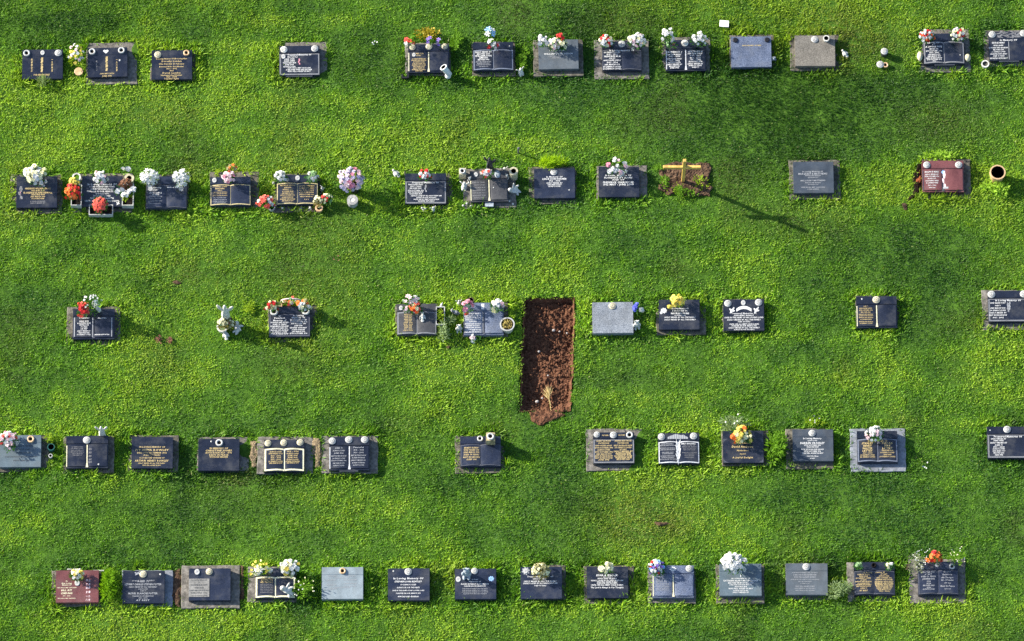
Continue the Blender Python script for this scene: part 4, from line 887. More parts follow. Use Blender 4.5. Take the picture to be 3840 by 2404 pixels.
# ------------------------------------------------------------------ BOTTOM ROW
row('bottom')
crop(160, 2080, 3.45)
S(178, 212, 732, 630, 'flat', 'red', 'red brown gravestone with characters down its right side', (125, 205, 745, 668), .5, col='gold', conc=COND,
  T=[(318, '350:28:14=In 380:130:17=Ever_Loving 402:120:15=Memory_Of 437:250:12 470:140:22=BILL_KIT 508:150:24=CHEUNG 543:100:12 575:230:11', 'cream'), (595, '345:60:24=張_公 395:60:22=之_墓 440:60:24=福_壽 495:60:24=全_歸 550:60:22=一_九 597:60:22=八_年', 'P')], H=[('oval', 453, 375, 42)])
F(442, 258, 82, 62, 'cwyc', 'pale yellow and white flowers on ' + on(), .026)
for i, (X, w) in enumerate(((395, 205), (728, 185))):
    c = P(X, 200 + i * 12, .09); bm = bmesh.new(); k = int(w / 20)
    for q in range(k): bmesh.ops.create_uvsphere(bm, u_segments=8, v_segments=5, radius=.5, matrix=Matrix.Translation(((q - (k - 1) / 2) * .0165, 0, 0)) @ Matrix.Diagonal((.02, .024, .022, 1)))
    o = link('scalloped_edging', bm_mesh(bm, 'scalloped_edging'), None, (c.x, c.y, g(c.x, c.y) + .075), CERW, True); tag(o, ('left', 'right')[i] + ' white scalloped edging strip behind the red brown stone', 'edging')
plant(835, 420, 105, 235, 'bright green tall grass clump right of the red brown bottom row stone', 900, .15, mat('fresh_grass', (.17, .33, .012), .6, .15, trans=.45), (.05, .1), .014, 'grass_clump', .8)
S(1042, 215, 1582, 638, 'plain', 'blk', 'black gravestone with bands of grey capitals on a broken slab', (1030, 205, 1680, 672), .1, col='grey', conc=CONB,
  T=[(1305, '350:150:26 390:475:24=HERBERT_CHARLES_STEPHEN_POTTER 425:365:16 452:125:14 476:75:13 508:380:24=MURIEL_BLANCHE_POTTER 543:275:15 568:120:14 597:175:20=AT_REST'), (1200, '345:80:14'), (1415, '340:70:14')], H=[('lidc', 1302, 260, 53), ('dot', 1525, 262, 15)], E=[('dove', 1225, 255, 90, 60, 'grey')])
S(1895, 185, 2435, 600, 'plain', 'nvy', 'black gravestone with a dull metal plate on its left half', (1800, 140, 2548, 695), .3, col='dark', plaque=(1895, 318, 2160, 555),
  T=[(2028, '335:200:13=In_Loving_Memory 365:20:10 400:215:16=ARCHIBALD_LIVE 437:120:16=OSBORNE 470:250:13=BORN_MARCH_8TH_1921 503:210:13=DIED_APRIL_1998 540:220:11', 'dark')], H=[('oval', 2002, 232, 42), ('lidc', 2158, 230, 50)])
crop(800, 2080, 4.025)
S(635, 205, 1240, 665, 'book', 'blk', 'black gravestone with cream tassel and white reclining angel', (525, 182, 1255, 720), .2, 'cream', page='blk', col='gold', strip=.26,
  T=[(810, '362:130:20=Treasured 390:180:18 420:190:22=AMY_KENDALL'), (810, '455:190:14 480:190:14 505:190:14 530:190:14 555:190:14 580:190:14', 'dim')])
F(695, 195, 132, 105, 'ycyc', 'yellow and cream tulips on the left of ' + on(), .038, 'bud', n=16, leaf=SHRUBY)
F(690, 245, 70, 50, 'www', 'white narcissus under the yellow and cream tulips', .034, 'star', n=5)
F(1170, 190, 150, 105, 'wwwyc', 'white and yellow roses on the right of ' + on(), .04, n=20)
F(828, 250, 38, 36, 'w', 'white rosette right of the yellow tulips', .04, n=1, nl=3, z=.18)
fig(1105, 560, 215, 'cherub', 'white reclining angel on the right page of ' + on(), STAT, 15, .09)
plant(1390, 500, 170, 190, 'straggly flowering shrub between the tasselled stone and the pale grey stone', 330, .2, SHRUB, (.03, .06), .02, fl=('wwc', 14, 'bud', .018))
S(1640, 202, 2265, 685, 'plain', 'lgt', 'pale grey gravestone with worn off lettering', None, .3, col='gry' if 0 else 'grey', T=[(1790, '335:130:14 395:120:14 470:150:14 530:160:12', 'grey'), (2070, '335:170:14 395:200:14 450:200:14 490:180:12', 'grey'), (1950, '365:200:12 510:240:12', 'grey')], H=[('ringb', 1955, 262, 54)])
crop(1400, 2080, 3.45)
S(190, 182, 730, 598, 'plain', 'nvy', 'black gravestone with seven evenly spaced white lines', None, .3, col='white', T=[(455, '310:390:24=In_Loving_Memory_Of 352:355:21=STEPHEN_JOHN_BENTLEY 392:205:17 430:295:18 468:415:15 505:320:17 547:270:18')], H=[('lid', 453, 225, 53), ('dot', 263, 218, 14)])
S(1055, 185, 1590, 580, 'plain', 'nvy', 'black gravestone with grey bear and pale blue emblem', None, .4, col='white',
  T=[(1315, '322:80:14=In_Fond 350:160:15=Memory_of 383:360:17=DAVID_RONALD_WATKINSON 410:280:15'), (1315, '443:330:11 465:330:11 487:340:11 510:310:11', 'grey')], H=[('lid', 1310, 215, 48), ('oval', 1100, 320, 40)], E=[('flower', 1525, 315, 80, 75, 'u')])
fig(1205, 262, 130, 'bear', 'grey stone bear sitting on ' + on(), STATG, 0, .11)
S(1905, 155, 2440, 570, 'plain', 'nvy', 'black gravestone with white rosette emblem and a dried bouquet', (1900, 138, 2495, 585), .5, col='white', T=[(2160, '280:335:18=Treasured_Memories_Of 310:190:15 342:425:18 368:440:18 398:155:15')], H=[('oval', 1973, 208, 36)], E=[('flower', 1973, 208, 115, 115, 'grey')], conc=COND)
F(2165, 205, 108, 88, 'cscs', 'dried cream bouquet on ' + on(), .024, 'pom', leaf=LEAFD)
crop(2060, 2080, 4.025)
S(565, 180, 1190, 655, 'plain', 'blk', 'black gravestone with cream rose and dense bold white block text', (520, 170, 1285, 742), .2, col='white', conc=COND, th=22,
  T=[(872, '308:325:28=EDNA_A_WALLER 335:125:16 358:290:20=WHO_DIED_IN_JUNE 388:485:20 410:310:18 430:310:18 456:490:22 493:495:24=The_Lord_Is_Always_In_Our_Thoughts')])
F(862, 210, 86, 72, 'ccc', 'big cream rose on ' + on(), .042)
S(1555, 175, 2180, 662, 'panel', 'blu', 'speckled blue gravestone with cream tassel and white flower emblem', (1485, 168, 2215, 738), .2, 'cream', page='blu', col='grey', strip=.25,
  T=[(1710, '350:150:12 375:190:12 400:190:12 425:190:12 450:190:12 475:190:12 500:190:12 525:190:12 550:190:12', 'grey')], H=[('lid', 2110, 225, 60)], E=[('flower', 1865, 230, 110, 80, 'white')])
F(1620, 190, 112, 105, 'wwwurv', 'white, red and blue bouquet on ' + on(), .026)
crop(2600, 2060, 4.472)
S(435, 262, 1140, 800, 'plain', 'lsl', 'light slate gravestone with small white cross and white flowers', (375, 245, 1195, 912), .1, col='white', conc=COND, th=20,
  T=[(790, '508:310:19=IN_LOVING_MEMORY_OF 545:575:26=KATHLEEN_HILARY_MAY_RAYNHAM 582:425:24=BELOVED_MUM_OF_WILLIAM 614:375:19 646:205:19 678:410:24 712:250:17 742:275:22')], E=[('cross', 790, 442, 48, 85, 'white')])
F(690, 235, 175, 165, 'www', 'tall airy white roses on ' + on(), .04, z=.34, n=24)
S(1550, 242, 2250, 770, 'plain', 'gry', 'medium grey gravestone with faint worn text', (1535, 235, 2265, 845), .0, col='grey', conc=COND, T=[(1870, '395:430:15 433:390:20 470:370:22 510:480:15 545:230:14 578:160:14 625:330:20 660:350:15 695:330:14')], H=[('lid', 1893, 298, 70)])
crop(3100, 2050, 4.025)
plant(200, 640, 185, 150, 'pale green leafy bush between two bottom row stones', 420, .16, SHRUBP, (.03, .06), .02)
S(408, 245, 1020, 745, 'book', 'blk', 'black book gravestone with dense gold text and green buds', (305, 240, 1045, 832), .2, 'dark', page='blk', col='gold', th=17, strip=.24,
  T=[(620, '405:130=In_Loving'), (800, '402:150=Memory_Of'), (550, '435:180 462:130 490:230:19 520:90 543:250 570:180 590:235 615:220 645:100 680:125:20'), (860, '432:100 460:160 488:230:19 515:260:19 548:280:20 572:280:20 595:270:20 618:255:20 642:230:20 665:200:20 690:160:18')], H=[('ringk', 710, 297, 42)])
F(478, 290, 50, 45, 'gg', 'pale green buds on the left of ' + on(), .026, n=4)
F(955, 288, 62, 38, 'cw', 'pale yellow open flower on the right of ' + on(), .032, n=3)
S(1370, 240, 1975, 745, 'book', 'nvy', 'black book gravestone with white script pages on a wide clean slab', (1235, 192, 2108, 858), .3, 'dark', page='nvy', col='white', th=20, strip=.24,
  T=[(1530, '402:200:22 435:110 468:220:22 505:180:24=JOHNSON 543:65 575:75 605:175 637:65 662:180', 'grey'), (1815, '400:120:14 440:145:22=Believe_In 485:180:22=His_Thought 525:190:22=His_Wonder 570:100:22=Of_Joy 615:215:26=Rest_In_Peace 660:100:14', 'grey')], E=[('flower', 1665, 290, 80, 75, 'grey')])
F(1630, 165, 88, 82, 'ookr', 'bright orange flowers behind ' + on(), .036, z=.3)
plant(1400, 260, 170, 165, 'airy white flowering spray at the left of the clean slab stone', 330, .22, mat('spray_leaf', (.12, .15, .06), .6), (.02, .045), .012, fl=('ww', 34, 'bud', .014), name='flower_spray', cat='flowers')
plant(1960, 190, 145, 120, 'airy green flowering spray at the right of the clean slab stone', 280, .24, SHRUB, (.02, .05), .013, fl=('wc', 16, 'bud', .014), name='flower_spray', cat='flowers')
loose(1890, 315, 42, 'ring', 'white ring on the right of the clean slab stone', z=.125)
plant(1215, 330, 45, 45, 'small dark sprig at the upper left of the clean slab', 40, .08, mat('dark_sprig', (.06, .04, .02), .7), (.02, .04), .012)
# fringe weeds seen as brighter leafy clumps
crop(0, 0, .62891)
for X, Y, rx, ry, l in ((700, 175, 30, 12, 'pale weeds'), (1045, 90, 26, 20, 'leafy weeds')): pass
for i, (X, Y, txt) in enumerate(((882, 100, 'white petals on the grass between the fourth and fifth top row stones'), (2182, 1098, 'pale scrap lying on the grass right of the clean concrete slab'), (790, 610, 'reddish leaf scrap on the lawn between the second and third rows'), (945, 1385, 'tiny pale scrap at the left of the seven line stone'))):
    c = P(X, Y, .04); it = [((random.uniform(-.04, .04), random.uniform(-.04, .04), 0), (random.uniform(-1, 1), random.uniform(-1, 1), .3), .03, .022) for _ in range(4)]
    o = link('petal_scrap', leafmesh('petal_scrap', it), None, (c.x, c.y, g(c.x, c.y) + .045), paint('w') if i != 2 else mat('dead_leaf', (.16, .055, .035), .8)); tag(o, txt, 'petals')
# ------------------------------------------------------------------ open grave and bare soil
crop(1880, 1080, 2.8)
def inside(x, y, poly):
    r = np.zeros(np.shape(x), bool); n = len(poly)
    for i in range(n):
        (ax, ay), (bx, by) = poly[i], poly[(i + 1) % n]
        c = ((ay > y) != (by > y)) & (x < (bx - ax) * (y - ay) / ((by - ay) if by != ay else 1e-9) + ax)
        r ^= c
    return r
def edge_dist(x, y, poly):
    d = np.full(np.shape(x), 9.0); n = len(poly)
    for i in range(n):
        (ax, ay), (bx, by) = poly[i], poly[(i + 1) % n]
        L2 = (bx - ax) ** 2 + (by - ay) ** 2 + 1e-12
        t = np.clip(((x - ax) * (bx - ax) + (y - ay) * (by - ay)) / L2, 0, 1)
        d = np.minimum(d, np.hypot(x - ax - t * (bx - ax), y - ay - t * (by - ay)))
    return d
PIT = [tuple(P(X, Y, 0).xy) for X, Y in ((238, 118), (400, 108), (560, 100), (765, 100), (775, 300), (757, 560), (757, 800), (738, 1080), (722, 1285), (600, 1305), (440, 1312), (285, 1300), (190, 1290), (198, 900), (215, 560))]
def soil_mesh(name, poly, depth, wall, amp, label, res=.008, lip=.03, material=None, dome=0, cat='soil', stones=0):
    xs = [p[0] for p in poly]; ys = [p[1] for p in poly]
    X0, X1, Y0, Y1 = min(xs) - .06, max(xs) + .06, min(ys) - .06, max(ys) + .06
    nx, ny = int((X1 - X0) / res), int((Y1 - Y0) / res)
    gx, gy = np.meshgrid(np.linspace(X0, X1, nx), np.linspace(Y0, Y1, ny))
    sd = edge_dist(gx, gy, poly); ins = inside(gx, gy, poly); sd = np.where(ins, sd, -sd)
    sd = sd + (vnoise(gx, gy, .07, 5) - .5) * .035 + (vnoise(gx, gy, .2, 6) - .5) * .03
    t = np.clip(sd / wall, 0, 1)
    # shallow ramp at the near end of the grave
    ramp = np.clip((gy - (min(ys))) / .25 + .25, 0, 1) if depth > .1 else 1
    cl = vnoise(gx, gy, .11, 7) ** 2 * .7 + vnoise(gx + .3 * gy, gy, .045, 8) * .55 + np.abs(vnoise(gx, gy, .024, 9) - .5) * .7
    z = G(gx, gy) + .006 - depth * ramp * t ** .8 + amp * cl * np.clip(sd / .03 + .3, 0, 1) + dome * np.clip(sd / .1, 0, 1)
    z += (vnoise(gx, gy, .5, 3) - .5) * .06 * t * (depth > .1)
    keep = sd > -lip
    v = np.stack([gx, gy, z], -1).reshape(-1, 3); idx = np.arange(nx * ny).reshape(ny, nx)
    k = keep[:-1, :-1] & keep[1:, :-1] & keep[:-1, 1:] & keep[1:, 1:]
    f = np.stack([idx[:-1, :-1][k], idx[:-1, 1:][k], idx[1:, 1:][k], idx[1:, :-1][k]], -1)
    used = np.unique(f); remap = np.zeros(len(v), int); remap[used] = np.arange(len(used))
    me = mesh(name, v[used], [tuple(int(a) for a in q) for q in remap[f]])
    o = link(name, me, None, m=material or SOIL); tag(o, label, cat)
    return o
pit = soil_mesh('open_grave', PIT, .14, .03, .06, lip=.006, label='open rectangular grave of red brown clods cut into the lawn', cat='open grave')
rr = random.Random(4)
bm = bmesh.new()
for _ in range(420):
    X, Y = rr.uniform(215, 745), rr.uniform(150, 1440)
    c = P(X, Y, -.06)
    if not bool(inside(np.array(c.x), np.array(c.y), PIT)) and not (Y > 1300 and 320 < X < 660 and rr.random() < .5): continue
    zz = -.08 if bool(inside(np.array(c.x), np.array(c.y), PIT)) else .02
    r = rr.choice((.006, .008, .010, .013, .018)) * rr.uniform(.7, 1.3)
    mt = Matrix.Translation((c.x, c.y, g(c.x, c.y) + zz + rr.uniform(-.015, .01))) @ Matrix.Rotation(rr.uniform(0, 6), 4, (rr.random(), rr.random(), .5)) @ Matrix.Diagonal((r * 1.3, r, r * .8, 1))
    res_ = bmesh.ops.create_icosphere(bm, subdivisions=1, radius=1, matrix=mt)
    for v in res_['verts']: v.co += Vector((rr.uniform(-1, 1), rr.uniform(-1, 1), rr.uniform(-1, 1))) * r * .25
o = link('loose_clods', bm_mesh(bm, 'loose_clods'), pit, m=SOIL); o['kind'] = 'stuff'
def soilpatch(pts, label, **k):
    poly = [tuple(P(X, Y, 0).xy) for X, Y in pts]; SOILS.append((poly, k.pop('bare', False)))
    return soil_mesh('soil_patch', poly, 0, .05, k.pop('amp', .022), label, .011, .0, k.pop('material', SOIL), .012, **k)
SOILS = []
crop(1880, 1080, 2.8)
soilpatch(((270, 1290), (450, 1300), (640, 1300), (690, 1330), (560, 1370), (450, 1440), (380, 1455), (325, 1405)), 'spilled red brown soil at the near end of the open grave', amp=.03)
crop(1960, 560, 3.2635)
soilpatch(((1690, 215), (1780, 175), (1900, 150), (2120, 165), (2290, 175), (2310, 260), (2290, 400), (2320, 480), (2280, 570), (2180, 560), (2080, 600), (1900, 560), (1790, 575), (1650, 520), (1670, 440), (1720, 380), (1660, 300)), 'bare brown soil plot around the wooden cross', material=mat('plot_soil', (.045, .026, .018), .95, .1, (18, .4), (70, 1), col2=(.13, .08, .05)), amp=.04)
crop(2900, 560, 2.569)
soilpatch(((1385, 130), (1436, 130), (1436, 395), (1395, 430), (1350, 480), (1300, 505), (1285, 475), (1335, 420), (1350, 370), (1335, 300), (1360, 215)), 'crumbling soil gap with painted shade at the left edge of the red brown stone', material=mat('hole_shade_soil', (.006, .004, .003), .9, .1, (16, .5), (70, 1), col2=(.02, .01, .006)), bare=True)  # not sunken: very dark colour stands in for the shade of a collapsed hole
soilpatch(((1385, 210), (1425, 200), (1432, 330), (1410, 345), (1375, 320), (1372, 290), (1400, 270)), 'rusty red earth lump against the left edge of the red brown stone', material=mat('rusty_soil', (.2, .06, .025), .95, .1, (18, .5), (70, .8)), bare=True, amp=.05)
soilpatch(((1275, 535), (1240, 520), (1225, 535), (1245, 570), (1260, 600), (1285, 600), (1300, 580), (1275, 565)), 'small dark broken soil hole left of the red brown stone', material=SOILD, bare=True)
crop(700, 1580, 3.308)
PEB = mat('pebbly_ground', (.20, .15, .09), .9, .2, (60, .6), (90, 1.0))
soilpatch(((772, 225), (878, 235), (872, 560), (800, 560), (775, 420)), 'pebbly strip left of the cream framed book stone slab', material=PEB)
soilpatch(((1565, 200), (1672, 195), (1668, 590), (1590, 580), (1560, 400)), 'pebbly strip right of the cream framed book stone slab', material=PEB)
crop(160, 2080, 3.45)
soilpatch(((1690, 200), (1795, 180), (1795, 690), (1700, 680), (1665, 560)), 'brown soil strip left of the stone with the metal plate', material=mat('plot_soil', (.085, .048, .03)))
soilpatch(((2550, 130), (2615, 160), (2600, 560), (2560, 600)), 'brown soil strip right of the stone with the metal plate', material=mat('plot_soil', (.085, .048, .03)))
crop(0, 0, .62891)
for i, (X, Y, a, b, l) in enumerate(((1567, 1236, 20, 8, 'small bare red patch in the lawn above the bottom row'), (420, 664, 10, 5, 'small bare patch in the lawn above the third row'), (1058, 820, 6, 5, 'tiny red soil spot below the narrow trough'))):
    soilpatch([(X + a * math.cos(t) * rr.uniform(.8, 1.2), Y + b * math.sin(t) * rr.uniform(.8, 1.2)) for t in [k * .7 for k in range(9)]], l, material=mat('plot_soil', (.085, .048, .03)))
# straw bundle and pebbles in the grave
crop(1880, 1080, 2.8)
c = P(500, 1160, -.06); it = []
for k in range(46):
    a = rr.gauss(1.72, .27); it.append(((rr.uniform(-.008, .008), rr.uniform(-.03, .05), rr.uniform(0, .02)), (math.cos(a), math.sin(a), rr.uniform(.05, .25)), rr.uniform(.09, .2), .01))
for k in range(14): it.append(((rr.uniform(-.006, .006), 0, rr.uniform(0, .015)), (.15 + rr.uniform(-.03, .03), -1, 0.05), rr.uniform(.12, .19), .012))
straw = mat('dry_straw', (.62, .5, .24), .7, .2)
o = link('straw_bundle', leafmesh('straw_bundle', it), None, (c.x, c.y, g(c.x, c.y) - .065), straw); tag(o, 'bundle of dry straw coloured stems lying in the open grave', 'dried flowers')
for i, (X, Y, r) in enumerate(((375, 1185, .022), (612, 452, .012), (550, 440, .02), (490, 915, .012), (395, 660, .016), (690, 470, .013), (430, 1150, .014))):
    c = P(X, Y, -.07); bm = bmesh.new(); bmesh.ops.create_icosphere(bm, subdivisions=2, radius=r)
    for v in bm.verts: v.co = Vector((v.co.x * 1.2, v.co.y, v.co.z * .7)) * rr.uniform(.9, 1.1)
    o = link('pebble', bm_mesh(bm, 'pebble'), None, (c.x, c.y, g(c.x, c.y) - .07), mat('grave_stone_pebble', (.35, .32, .3), .8)); tag(o, 'pale pebble lying among the clods of the open grave', 'stone', 'pebbles in the open grave')

# ------------------------------------------------------------------ ground sheet
def axis(lo, hi, step, far):
    a = list(np.arange(lo, hi, step)); s = step; x = a[-1]
    while x < far: s *= 1.35; x += s; a.append(x)
    s = step; x = a[0]; b = []
    while x > -far: s *= 1.35; x -= s; b.append(x)
    return np.array(b[::-1] + a)
ax, ay = axis(-8.2, 8.2, .03, 600), axis(-6.2, 6.6, .03, 600)
gx, gy = np.meshgrid(ax, ay)
gz = G(gx, gy) * np.clip(1 - (np.hypot(gx, gy) - 30) / 30, 0, 1)
gz = np.where(inside(gx, gy, PIT) , -.7, gz)
gz += .004 * (vnoise(gx, gy, .05, 10) - .5)
ny, nx = gx.shape
idx = np.arange(nx * ny).reshape(ny, nx)
f = np.stack([idx[:-1, :-1], idx[:-1, 1:], idx[1:, 1:], idx[1:, :-1]], -1).reshape(-1, 4)
def fast_mesh(name, v, faces):
    n = faces.shape[1]; me = bpy.data.meshes.new(name)
    me.vertices.add(len(v)); me.vertices.foreach_set('co', v.astype(np.float32).ravel())
    me.loops.add(faces.size); me.loops.foreach_set('vertex_index', faces.astype(np.int32).ravel())
    me.polygons.add(len(faces)); me.polygons.foreach_set('loop_start', (np.arange(len(faces)) * n).astype(np.int32))
    me.update(calc_edges=True); return me
me = fast_mesh('ground', np.stack([gx, gy, gz], -1).reshape(-1, 3), f)
gm = mat('turf_ground', (.035, .085, .010), .95, .1, (14, .4), (120, .6), col2=(.065, .14, .015))
o = link('ground', me, None, m=gm); o['kind'] = 'structure'

# ------------------------------------------------------------------ grass
RES = .01; OX, OY = -8.4, -6.2; NX, NY = 1680, 1280
mx, my = np.meshgrid(OX + (np.arange(NX) + .5) * RES, OY + (np.arange(NY) + .5) * RES)
DN = np.ones((NY, NX), np.float32); HT = np.ones((NY, NX), np.float32); WD = np.ones((NY, NX), np.float32)
wob = ((vnoise(mx, my, .09, 4) - .5) * .05 + (vnoise(mx, my, .03, 5) - .5) * .04).astype(np.float32)
def win(x0, x1, y0, y1):
    return slice(max(0, int((y0 - OY) / RES)), max(0, min(NY, int((y1 - OY) / RES) + 1))), slice(max(0, int((x0 - OX) / RES)), max(0, min(NX, int((x1 - OX) / RES) + 1)))
def rdist(X, Y, r): return np.hypot(np.maximum(np.maximum(r[0] - X, X - r[1]), 0), np.maximum(np.maximum(r[2] - Y, Y - r[3]), 0)) 
def indist(X, Y, r): return np.minimum(np.minimum(X - r[0], r[1] - X), np.minimum(Y - r[2], r[3] - Y))
rag = (np.abs(vnoise(mx, my, .16, 2) - .5) * .10 + np.clip(vnoise(mx, my, .35, 3) - .45, 0, 1) * .12).astype(np.float32)
for r in SLABS:
    w = win(r[0] - .05, r[1] + .05, r[2] - .05, r[3] + .05)
    DN[w] *= (indist(mx[w], my[w], r[:4]) < np.abs(wob[w]) * .8 - .004 + rag[w] * (1.0 if r[4] else .22))
for r in STONES:
    w = win(r[0] - .4, r[1] + .4, r[2] - .4, r[3] + .4); d = rdist(mx[w], my[w], r)
    k = np.exp(-(np.maximum(d - .05, 0) / .10) ** 2)
    HT[w] = np.maximum(HT[w], 1 + k * (.7 + 1.3 * vnoise(mx[w], my[w], .25, 6) ** 2 * 1.5)); WD[w] = np.maximum(WD[w], 1 + k * 1.3 * vnoise(mx[w], my[w], .3, 7))
    DN[w] *= indist(mx[w], my[w], r) < -.004
for x, y, r in BARE:
    w = win(x - r, x + r, y - r, y + r); DN[w] *= np.hypot(mx[w] - x, my[w] - y) > r
for poly, bare_ in SOILS:
    xs = [p[0] for p in poly]; ys = [p[1] for p in poly]; w = win(min(xs) - .1, max(xs) + .1, min(ys) - .1, max(ys) + .1)
    sd = np.where(inside(mx[w], my[w], poly), edge_dist(mx[w], my[w], poly), -1) + wob[w]
    DN[w] *= np.where(sd > .01, 0 if bare_ else .10 + .75 * (vnoise(mx[w], my[w], .08, 8) > .5), 1)
w = win(-.4, 1.4, -3.5, 3.5)
sd = np.where(inside(mx[w], my[w], PIT), 1, -1) * edge_dist(mx[w], my[w], PIT) + wob[w] * .6
DN[w] *= np.where(sd > .012, 0, 1)
for x, y, r, a in TUFTS:
    w = win(x - r * 1.5, x + r * 1.5, y - r * 1.5, y + r * 1.5); k = np.exp(-(np.hypot(mx[w] - x, my[w] - y) / r) ** 2)
    HT[w] = np.maximum(HT[w], 1 + k * a); WD[w] = np.maximum(WD[w], 1 + k * .5)
N = int(5600 * (NX * RES) * (NY * RES))
bx = RNG.uniform(OX, OX + NX * RES, N); by = RNG.uniform(OY, OY + NY * RES, N)
ix, iy = np.clip(((bx - OX) / RES).astype(int), 0, NX - 1), np.clip(((by - OY) / RES).astype(int), 0, NY - 1)
patch = vnoise(bx, by, .16, 0) * .5 + vnoise(bx, by, .07, 1) * .5; clump = vnoise(bx, by, .055, 6) * .6 + vnoise(bx, by, .12, 7) * .4
dens = DN[iy, ix] * (.62 + .55 * patch) / WD[iy, ix] ** .8
keep = RNG.random(N) < dens
bx, by, ix, iy, patch, clump = bx[keep], by[keep], ix[keep], iy[keep], patch[keep], clump[keep]; n = len(bx)
ht, wd = HT[iy, ix], WD[iy, ix]
big = vnoise(bx, by, 2.6, 2) * .45 + vnoise(bx, by, .9, 3) * .35 + vnoise(bx, by, .35, 4) * .2
midp_ = vnoise(bx, by, .2, 5) - .5
# broad tonal areas of the lawn: +1 yellower and brighter, -1 deeper green
crop(0, 0, .62891)
tone = (big - .5) * 3.2 + midp_ * .7 + (vnoise(bx * .12, by, .22, 8) - .5) * .7
for X, Y, rx, ry, a in ((150, 40, 420, 90, -.7), (1900, 260, 420, 130, -1.5), (1250, 60, 420, 110, -.8), (2250, 640, 260, 160, -.6), (1750, 190, 500, 120, -.7), (900, 140, 150, 60, -.5), (450, 300, 420, 90, .35), (1200, 330, 420, 50, .4), (250, 480, 230, 60, .1),
                        (300, 620, 300, 60, .1), (2100, 20, 300, 80, .3), (1050, 840, 260, 120, .3), (2250, 860, 260, 120, .25), (1800, 650, 300, 90, .2), (1000, 1240, 500, 80, .05), (560, 1480, 500, 60, .3), (1800, 1450, 500, 60, .25), (830, 560, 300, 80, .2), (60, 230, 120, 60, .4)):
    c = P(X, Y, 0); q = ((bx - c.x) / (rx / 163)) ** 2 + ((by - c.y) / (ry / 151)) ** 2; tone += a * np.exp(-q)
olive = np.zeros(n)
for X, Y, rx, ry, a in ((1490, 1220, 130, 70, .8), (2060, 110, 90, 50, .7), (2230, 290, 110, 60, .6), (1480, 50, 120, 50, .4), (390, 840, 60, 70, .5), (2280, 760, 90, 40, .5), (600, 1160, 260, 70, .25), (1450, 900, 200, 60, .2), (380, 270, 90, 40, .5), (480, 660, 200, 50, .3), (1750, 420, 220, 50, .2)):
    c = P(X, Y, 0); q = ((bx - c.x) / (rx / 163)) ** 2 + ((by - c.y) / (ry / 151)) ** 2; olive += a * np.exp(-q)
olive += np.clip(vnoise(bx, by, .8, 9) - .72, 0, 1) * 2.0
ht = ht * (1 + .10 * np.clip(tone, -1, 1)) * (.6 + .8 * (vnoise(bx, by, .24, 10) * .6 + vnoise(bx, by, .5, 11) * .4)) * (.5 + 1.0 * clump)
length = .037 * ht * RNG.uniform(.65, 1.35, n)
width = .0092 * np.minimum(wd, 1.8) * RNG.uniform(.7, 1.4, n)
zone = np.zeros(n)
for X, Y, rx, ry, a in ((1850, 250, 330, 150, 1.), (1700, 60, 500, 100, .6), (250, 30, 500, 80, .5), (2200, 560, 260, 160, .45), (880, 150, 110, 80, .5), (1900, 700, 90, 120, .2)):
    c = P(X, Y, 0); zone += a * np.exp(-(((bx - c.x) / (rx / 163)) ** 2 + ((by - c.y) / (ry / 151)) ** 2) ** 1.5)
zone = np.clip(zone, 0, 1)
az = np.where(RNG.random(n) < .62, RNG.normal(R(58), R(38), n), RNG.uniform(0, 2 * np.pi, n))
tl = RNG.uniform(R(32), R(80), n) * (1 - .45 * zone)
bz = G(bx, by) - .004
dx, dy, dz = np.sin(tl) * np.cos(az), np.sin(tl) * np.sin(az), np.cos(tl)
# leaf side vector: horizontal, turned a little about the blade
sxv, syv = -np.sin(az), np.cos(az); tw = RNG.normal(0, .5, n)
nzx, nzy, nzz = syv * dz - 0, -sxv * dz, sxv * dy - syv * dx
sx_, sy_, sz_ = sxv * np.cos(tw) + nzx * np.sin(tw), syv * np.cos(tw) + nzy * np.sin(tw), nzz * np.sin(tw)
base = np.stack([bx, by, bz], -1); D = np.stack([dx, dy, dz], -1); Sd = np.stack([sx_, sy_, sz_], -1)
midp = base + D * (length * .45)[:, None]
bend = RNG.uniform(.05, .35, n)
tip = base + D * length[:, None] + np.stack([dx * bend * length * .5, dy * bend * length * .5, -bend * length * .6], -1)
hw_ = (width * .5)[:, None]
V = np.empty((n, 4, 3), np.float32); V[:, 0] = base; V[:, 1] = midp + Sd * hw_; V[:, 2] = tip; V[:, 3] = midp - Sd * hw_
q = np.arange(n)[:, None] * 4
faces = np.concatenate([q + np.array([[0, 1, 2]]), q + np.array([[0, 2, 3]])], 1).reshape(-1, 3)
me = fast_mesh('grass', V.reshape(-1, 3), faces)
t = np.clip(.52 + tone * .62 + RNG.normal(0, .14, n) + (wd - 1) * .2 + (clump - .5) * .6, 0, 1)[:, None]
deep, mid_, lite = np.array([.032, .120, .009]), np.array([.140, .318, .009]), np.array([.32, .49, .030])
c3 = np.where(t < .5, deep + (mid_ - deep) * t * 2, mid_ + (lite - mid_) * (t * 2 - 1))
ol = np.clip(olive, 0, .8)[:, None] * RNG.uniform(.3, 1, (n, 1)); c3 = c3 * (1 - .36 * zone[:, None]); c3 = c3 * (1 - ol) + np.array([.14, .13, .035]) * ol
st = RNG.random(n) < .006; c3[st] = np.array([.30, .34, .12])
c3 *= RNG.uniform(.74, 1.26, (n, 1))
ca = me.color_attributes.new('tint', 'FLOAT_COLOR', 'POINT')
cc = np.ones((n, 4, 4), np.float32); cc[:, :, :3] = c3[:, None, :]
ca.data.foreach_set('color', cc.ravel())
m = bpy.data.materials.new('grass_blade'); m.use_nodes = True; nt = m.node_tree; b = nt.nodes['Principled BSDF']
at = nt.nodes.new('ShaderNodeAttribute'); at.attribute_name = 'tint'
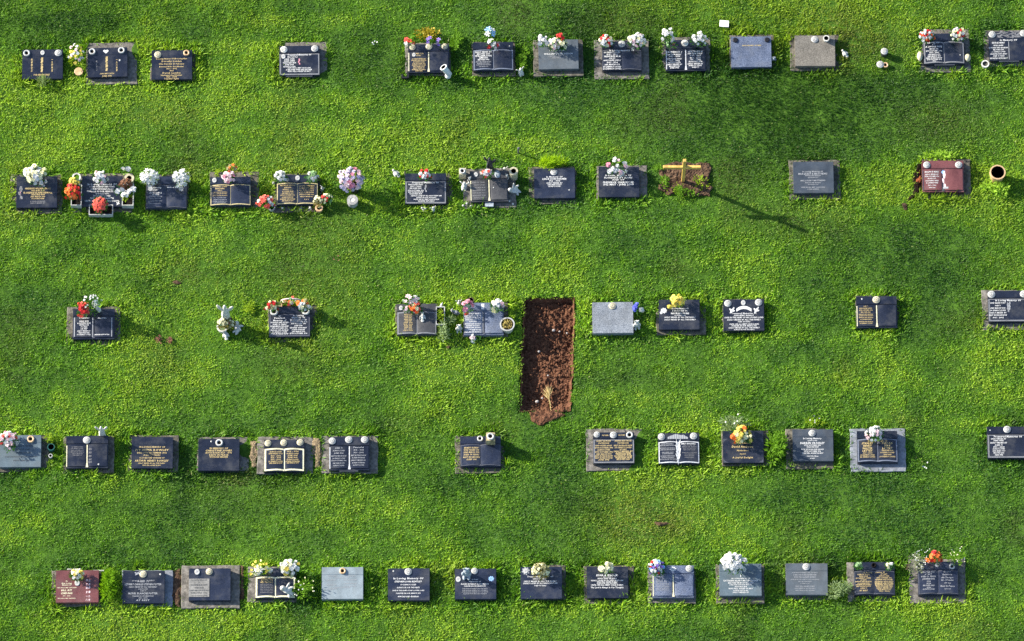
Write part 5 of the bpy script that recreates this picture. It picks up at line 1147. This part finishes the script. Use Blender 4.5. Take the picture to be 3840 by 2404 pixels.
b.inputs['Roughness'].default_value = .55; b.inputs['Specular IOR Level'].default_value = .35
nt.links.new(at.outputs['Color'], b.inputs['Base Color'])
tr = nt.nodes.new('ShaderNodeBsdfTranslucent'); mul = nt.nodes.new('ShaderNodeMix'); mul.data_type = 'RGBA'; mul.blend_type = 'MULTIPLY'; mul.inputs[0].default_value = 1; mul.inputs[7].default_value = (1.3, 1.3, .4, 1)
nt.links.new(at.outputs['Color'], mul.inputs[6]); nt.links.new(mul.outputs[2], tr.inputs['Color'])
ms = nt.nodes.new('ShaderNodeMixShader'); ms.inputs[0].default_value = .38
nt.links.new(b.outputs[0], ms.inputs[1]); nt.links.new(tr.outputs[0], ms.inputs[2]); nt.links.new(ms.outputs[0], nt.nodes['Material Output'].inputs[0])
me.materials.append(m)
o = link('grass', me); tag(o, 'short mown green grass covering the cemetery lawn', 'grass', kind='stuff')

# ------------------------------------------------------------------ light
AZ, EL = R(-22.5), R(25)            # shadows run towards AZ
to_sun = Vector((-math.cos(AZ) * math.cos(EL), -math.sin(AZ) * math.cos(EL), math.sin(EL)))
sl = bpy.data.lights.new('sun', 'SUN'); sl.energy = 5.0; sl.angle = R(1.0); sl.color = (1, .93, .80)
so = bpy.data.objects.new('sun', sl); so.rotation_euler = to_sun.to_track_quat('Z', 'Y').to_euler(); so.location = to_sun * 50; COL.objects.link(so)
wd_ = bpy.data.worlds.new('World'); SC.world = wd_; wd_.use_nodes = True; nt = wd_.node_tree
sk = nt.nodes.new('ShaderNodeTexSky'); sk.sky_type = 'NISHITA'; sk.sun_disc = False; sk.sun_elevation = EL
sk.sun_rotation = math.atan2(to_sun.x, to_sun.y); sk.altitude = 50; sk.ozone_density = 1.5
nt.links.new(sk.outputs[0], nt.nodes['Background'].inputs[0]); nt.nodes['Background'].inputs[1].default_value = .10
SC.view_settings.view_transform = 'Standard'; SC.view_settings.look = 'None'; SC.view_settings.gamma = 1; SC.view_settings.exposure = EXPO
SC.cycles.max_bounces = 6; SC.cycles.transparent_max_bounces = 4
dups = [k for k, v in USED.items() if v > 1]
print('labels used twice:', dups)
print('too long:', [k for k in USED if not 4 <= len(k.split()) <= 16])
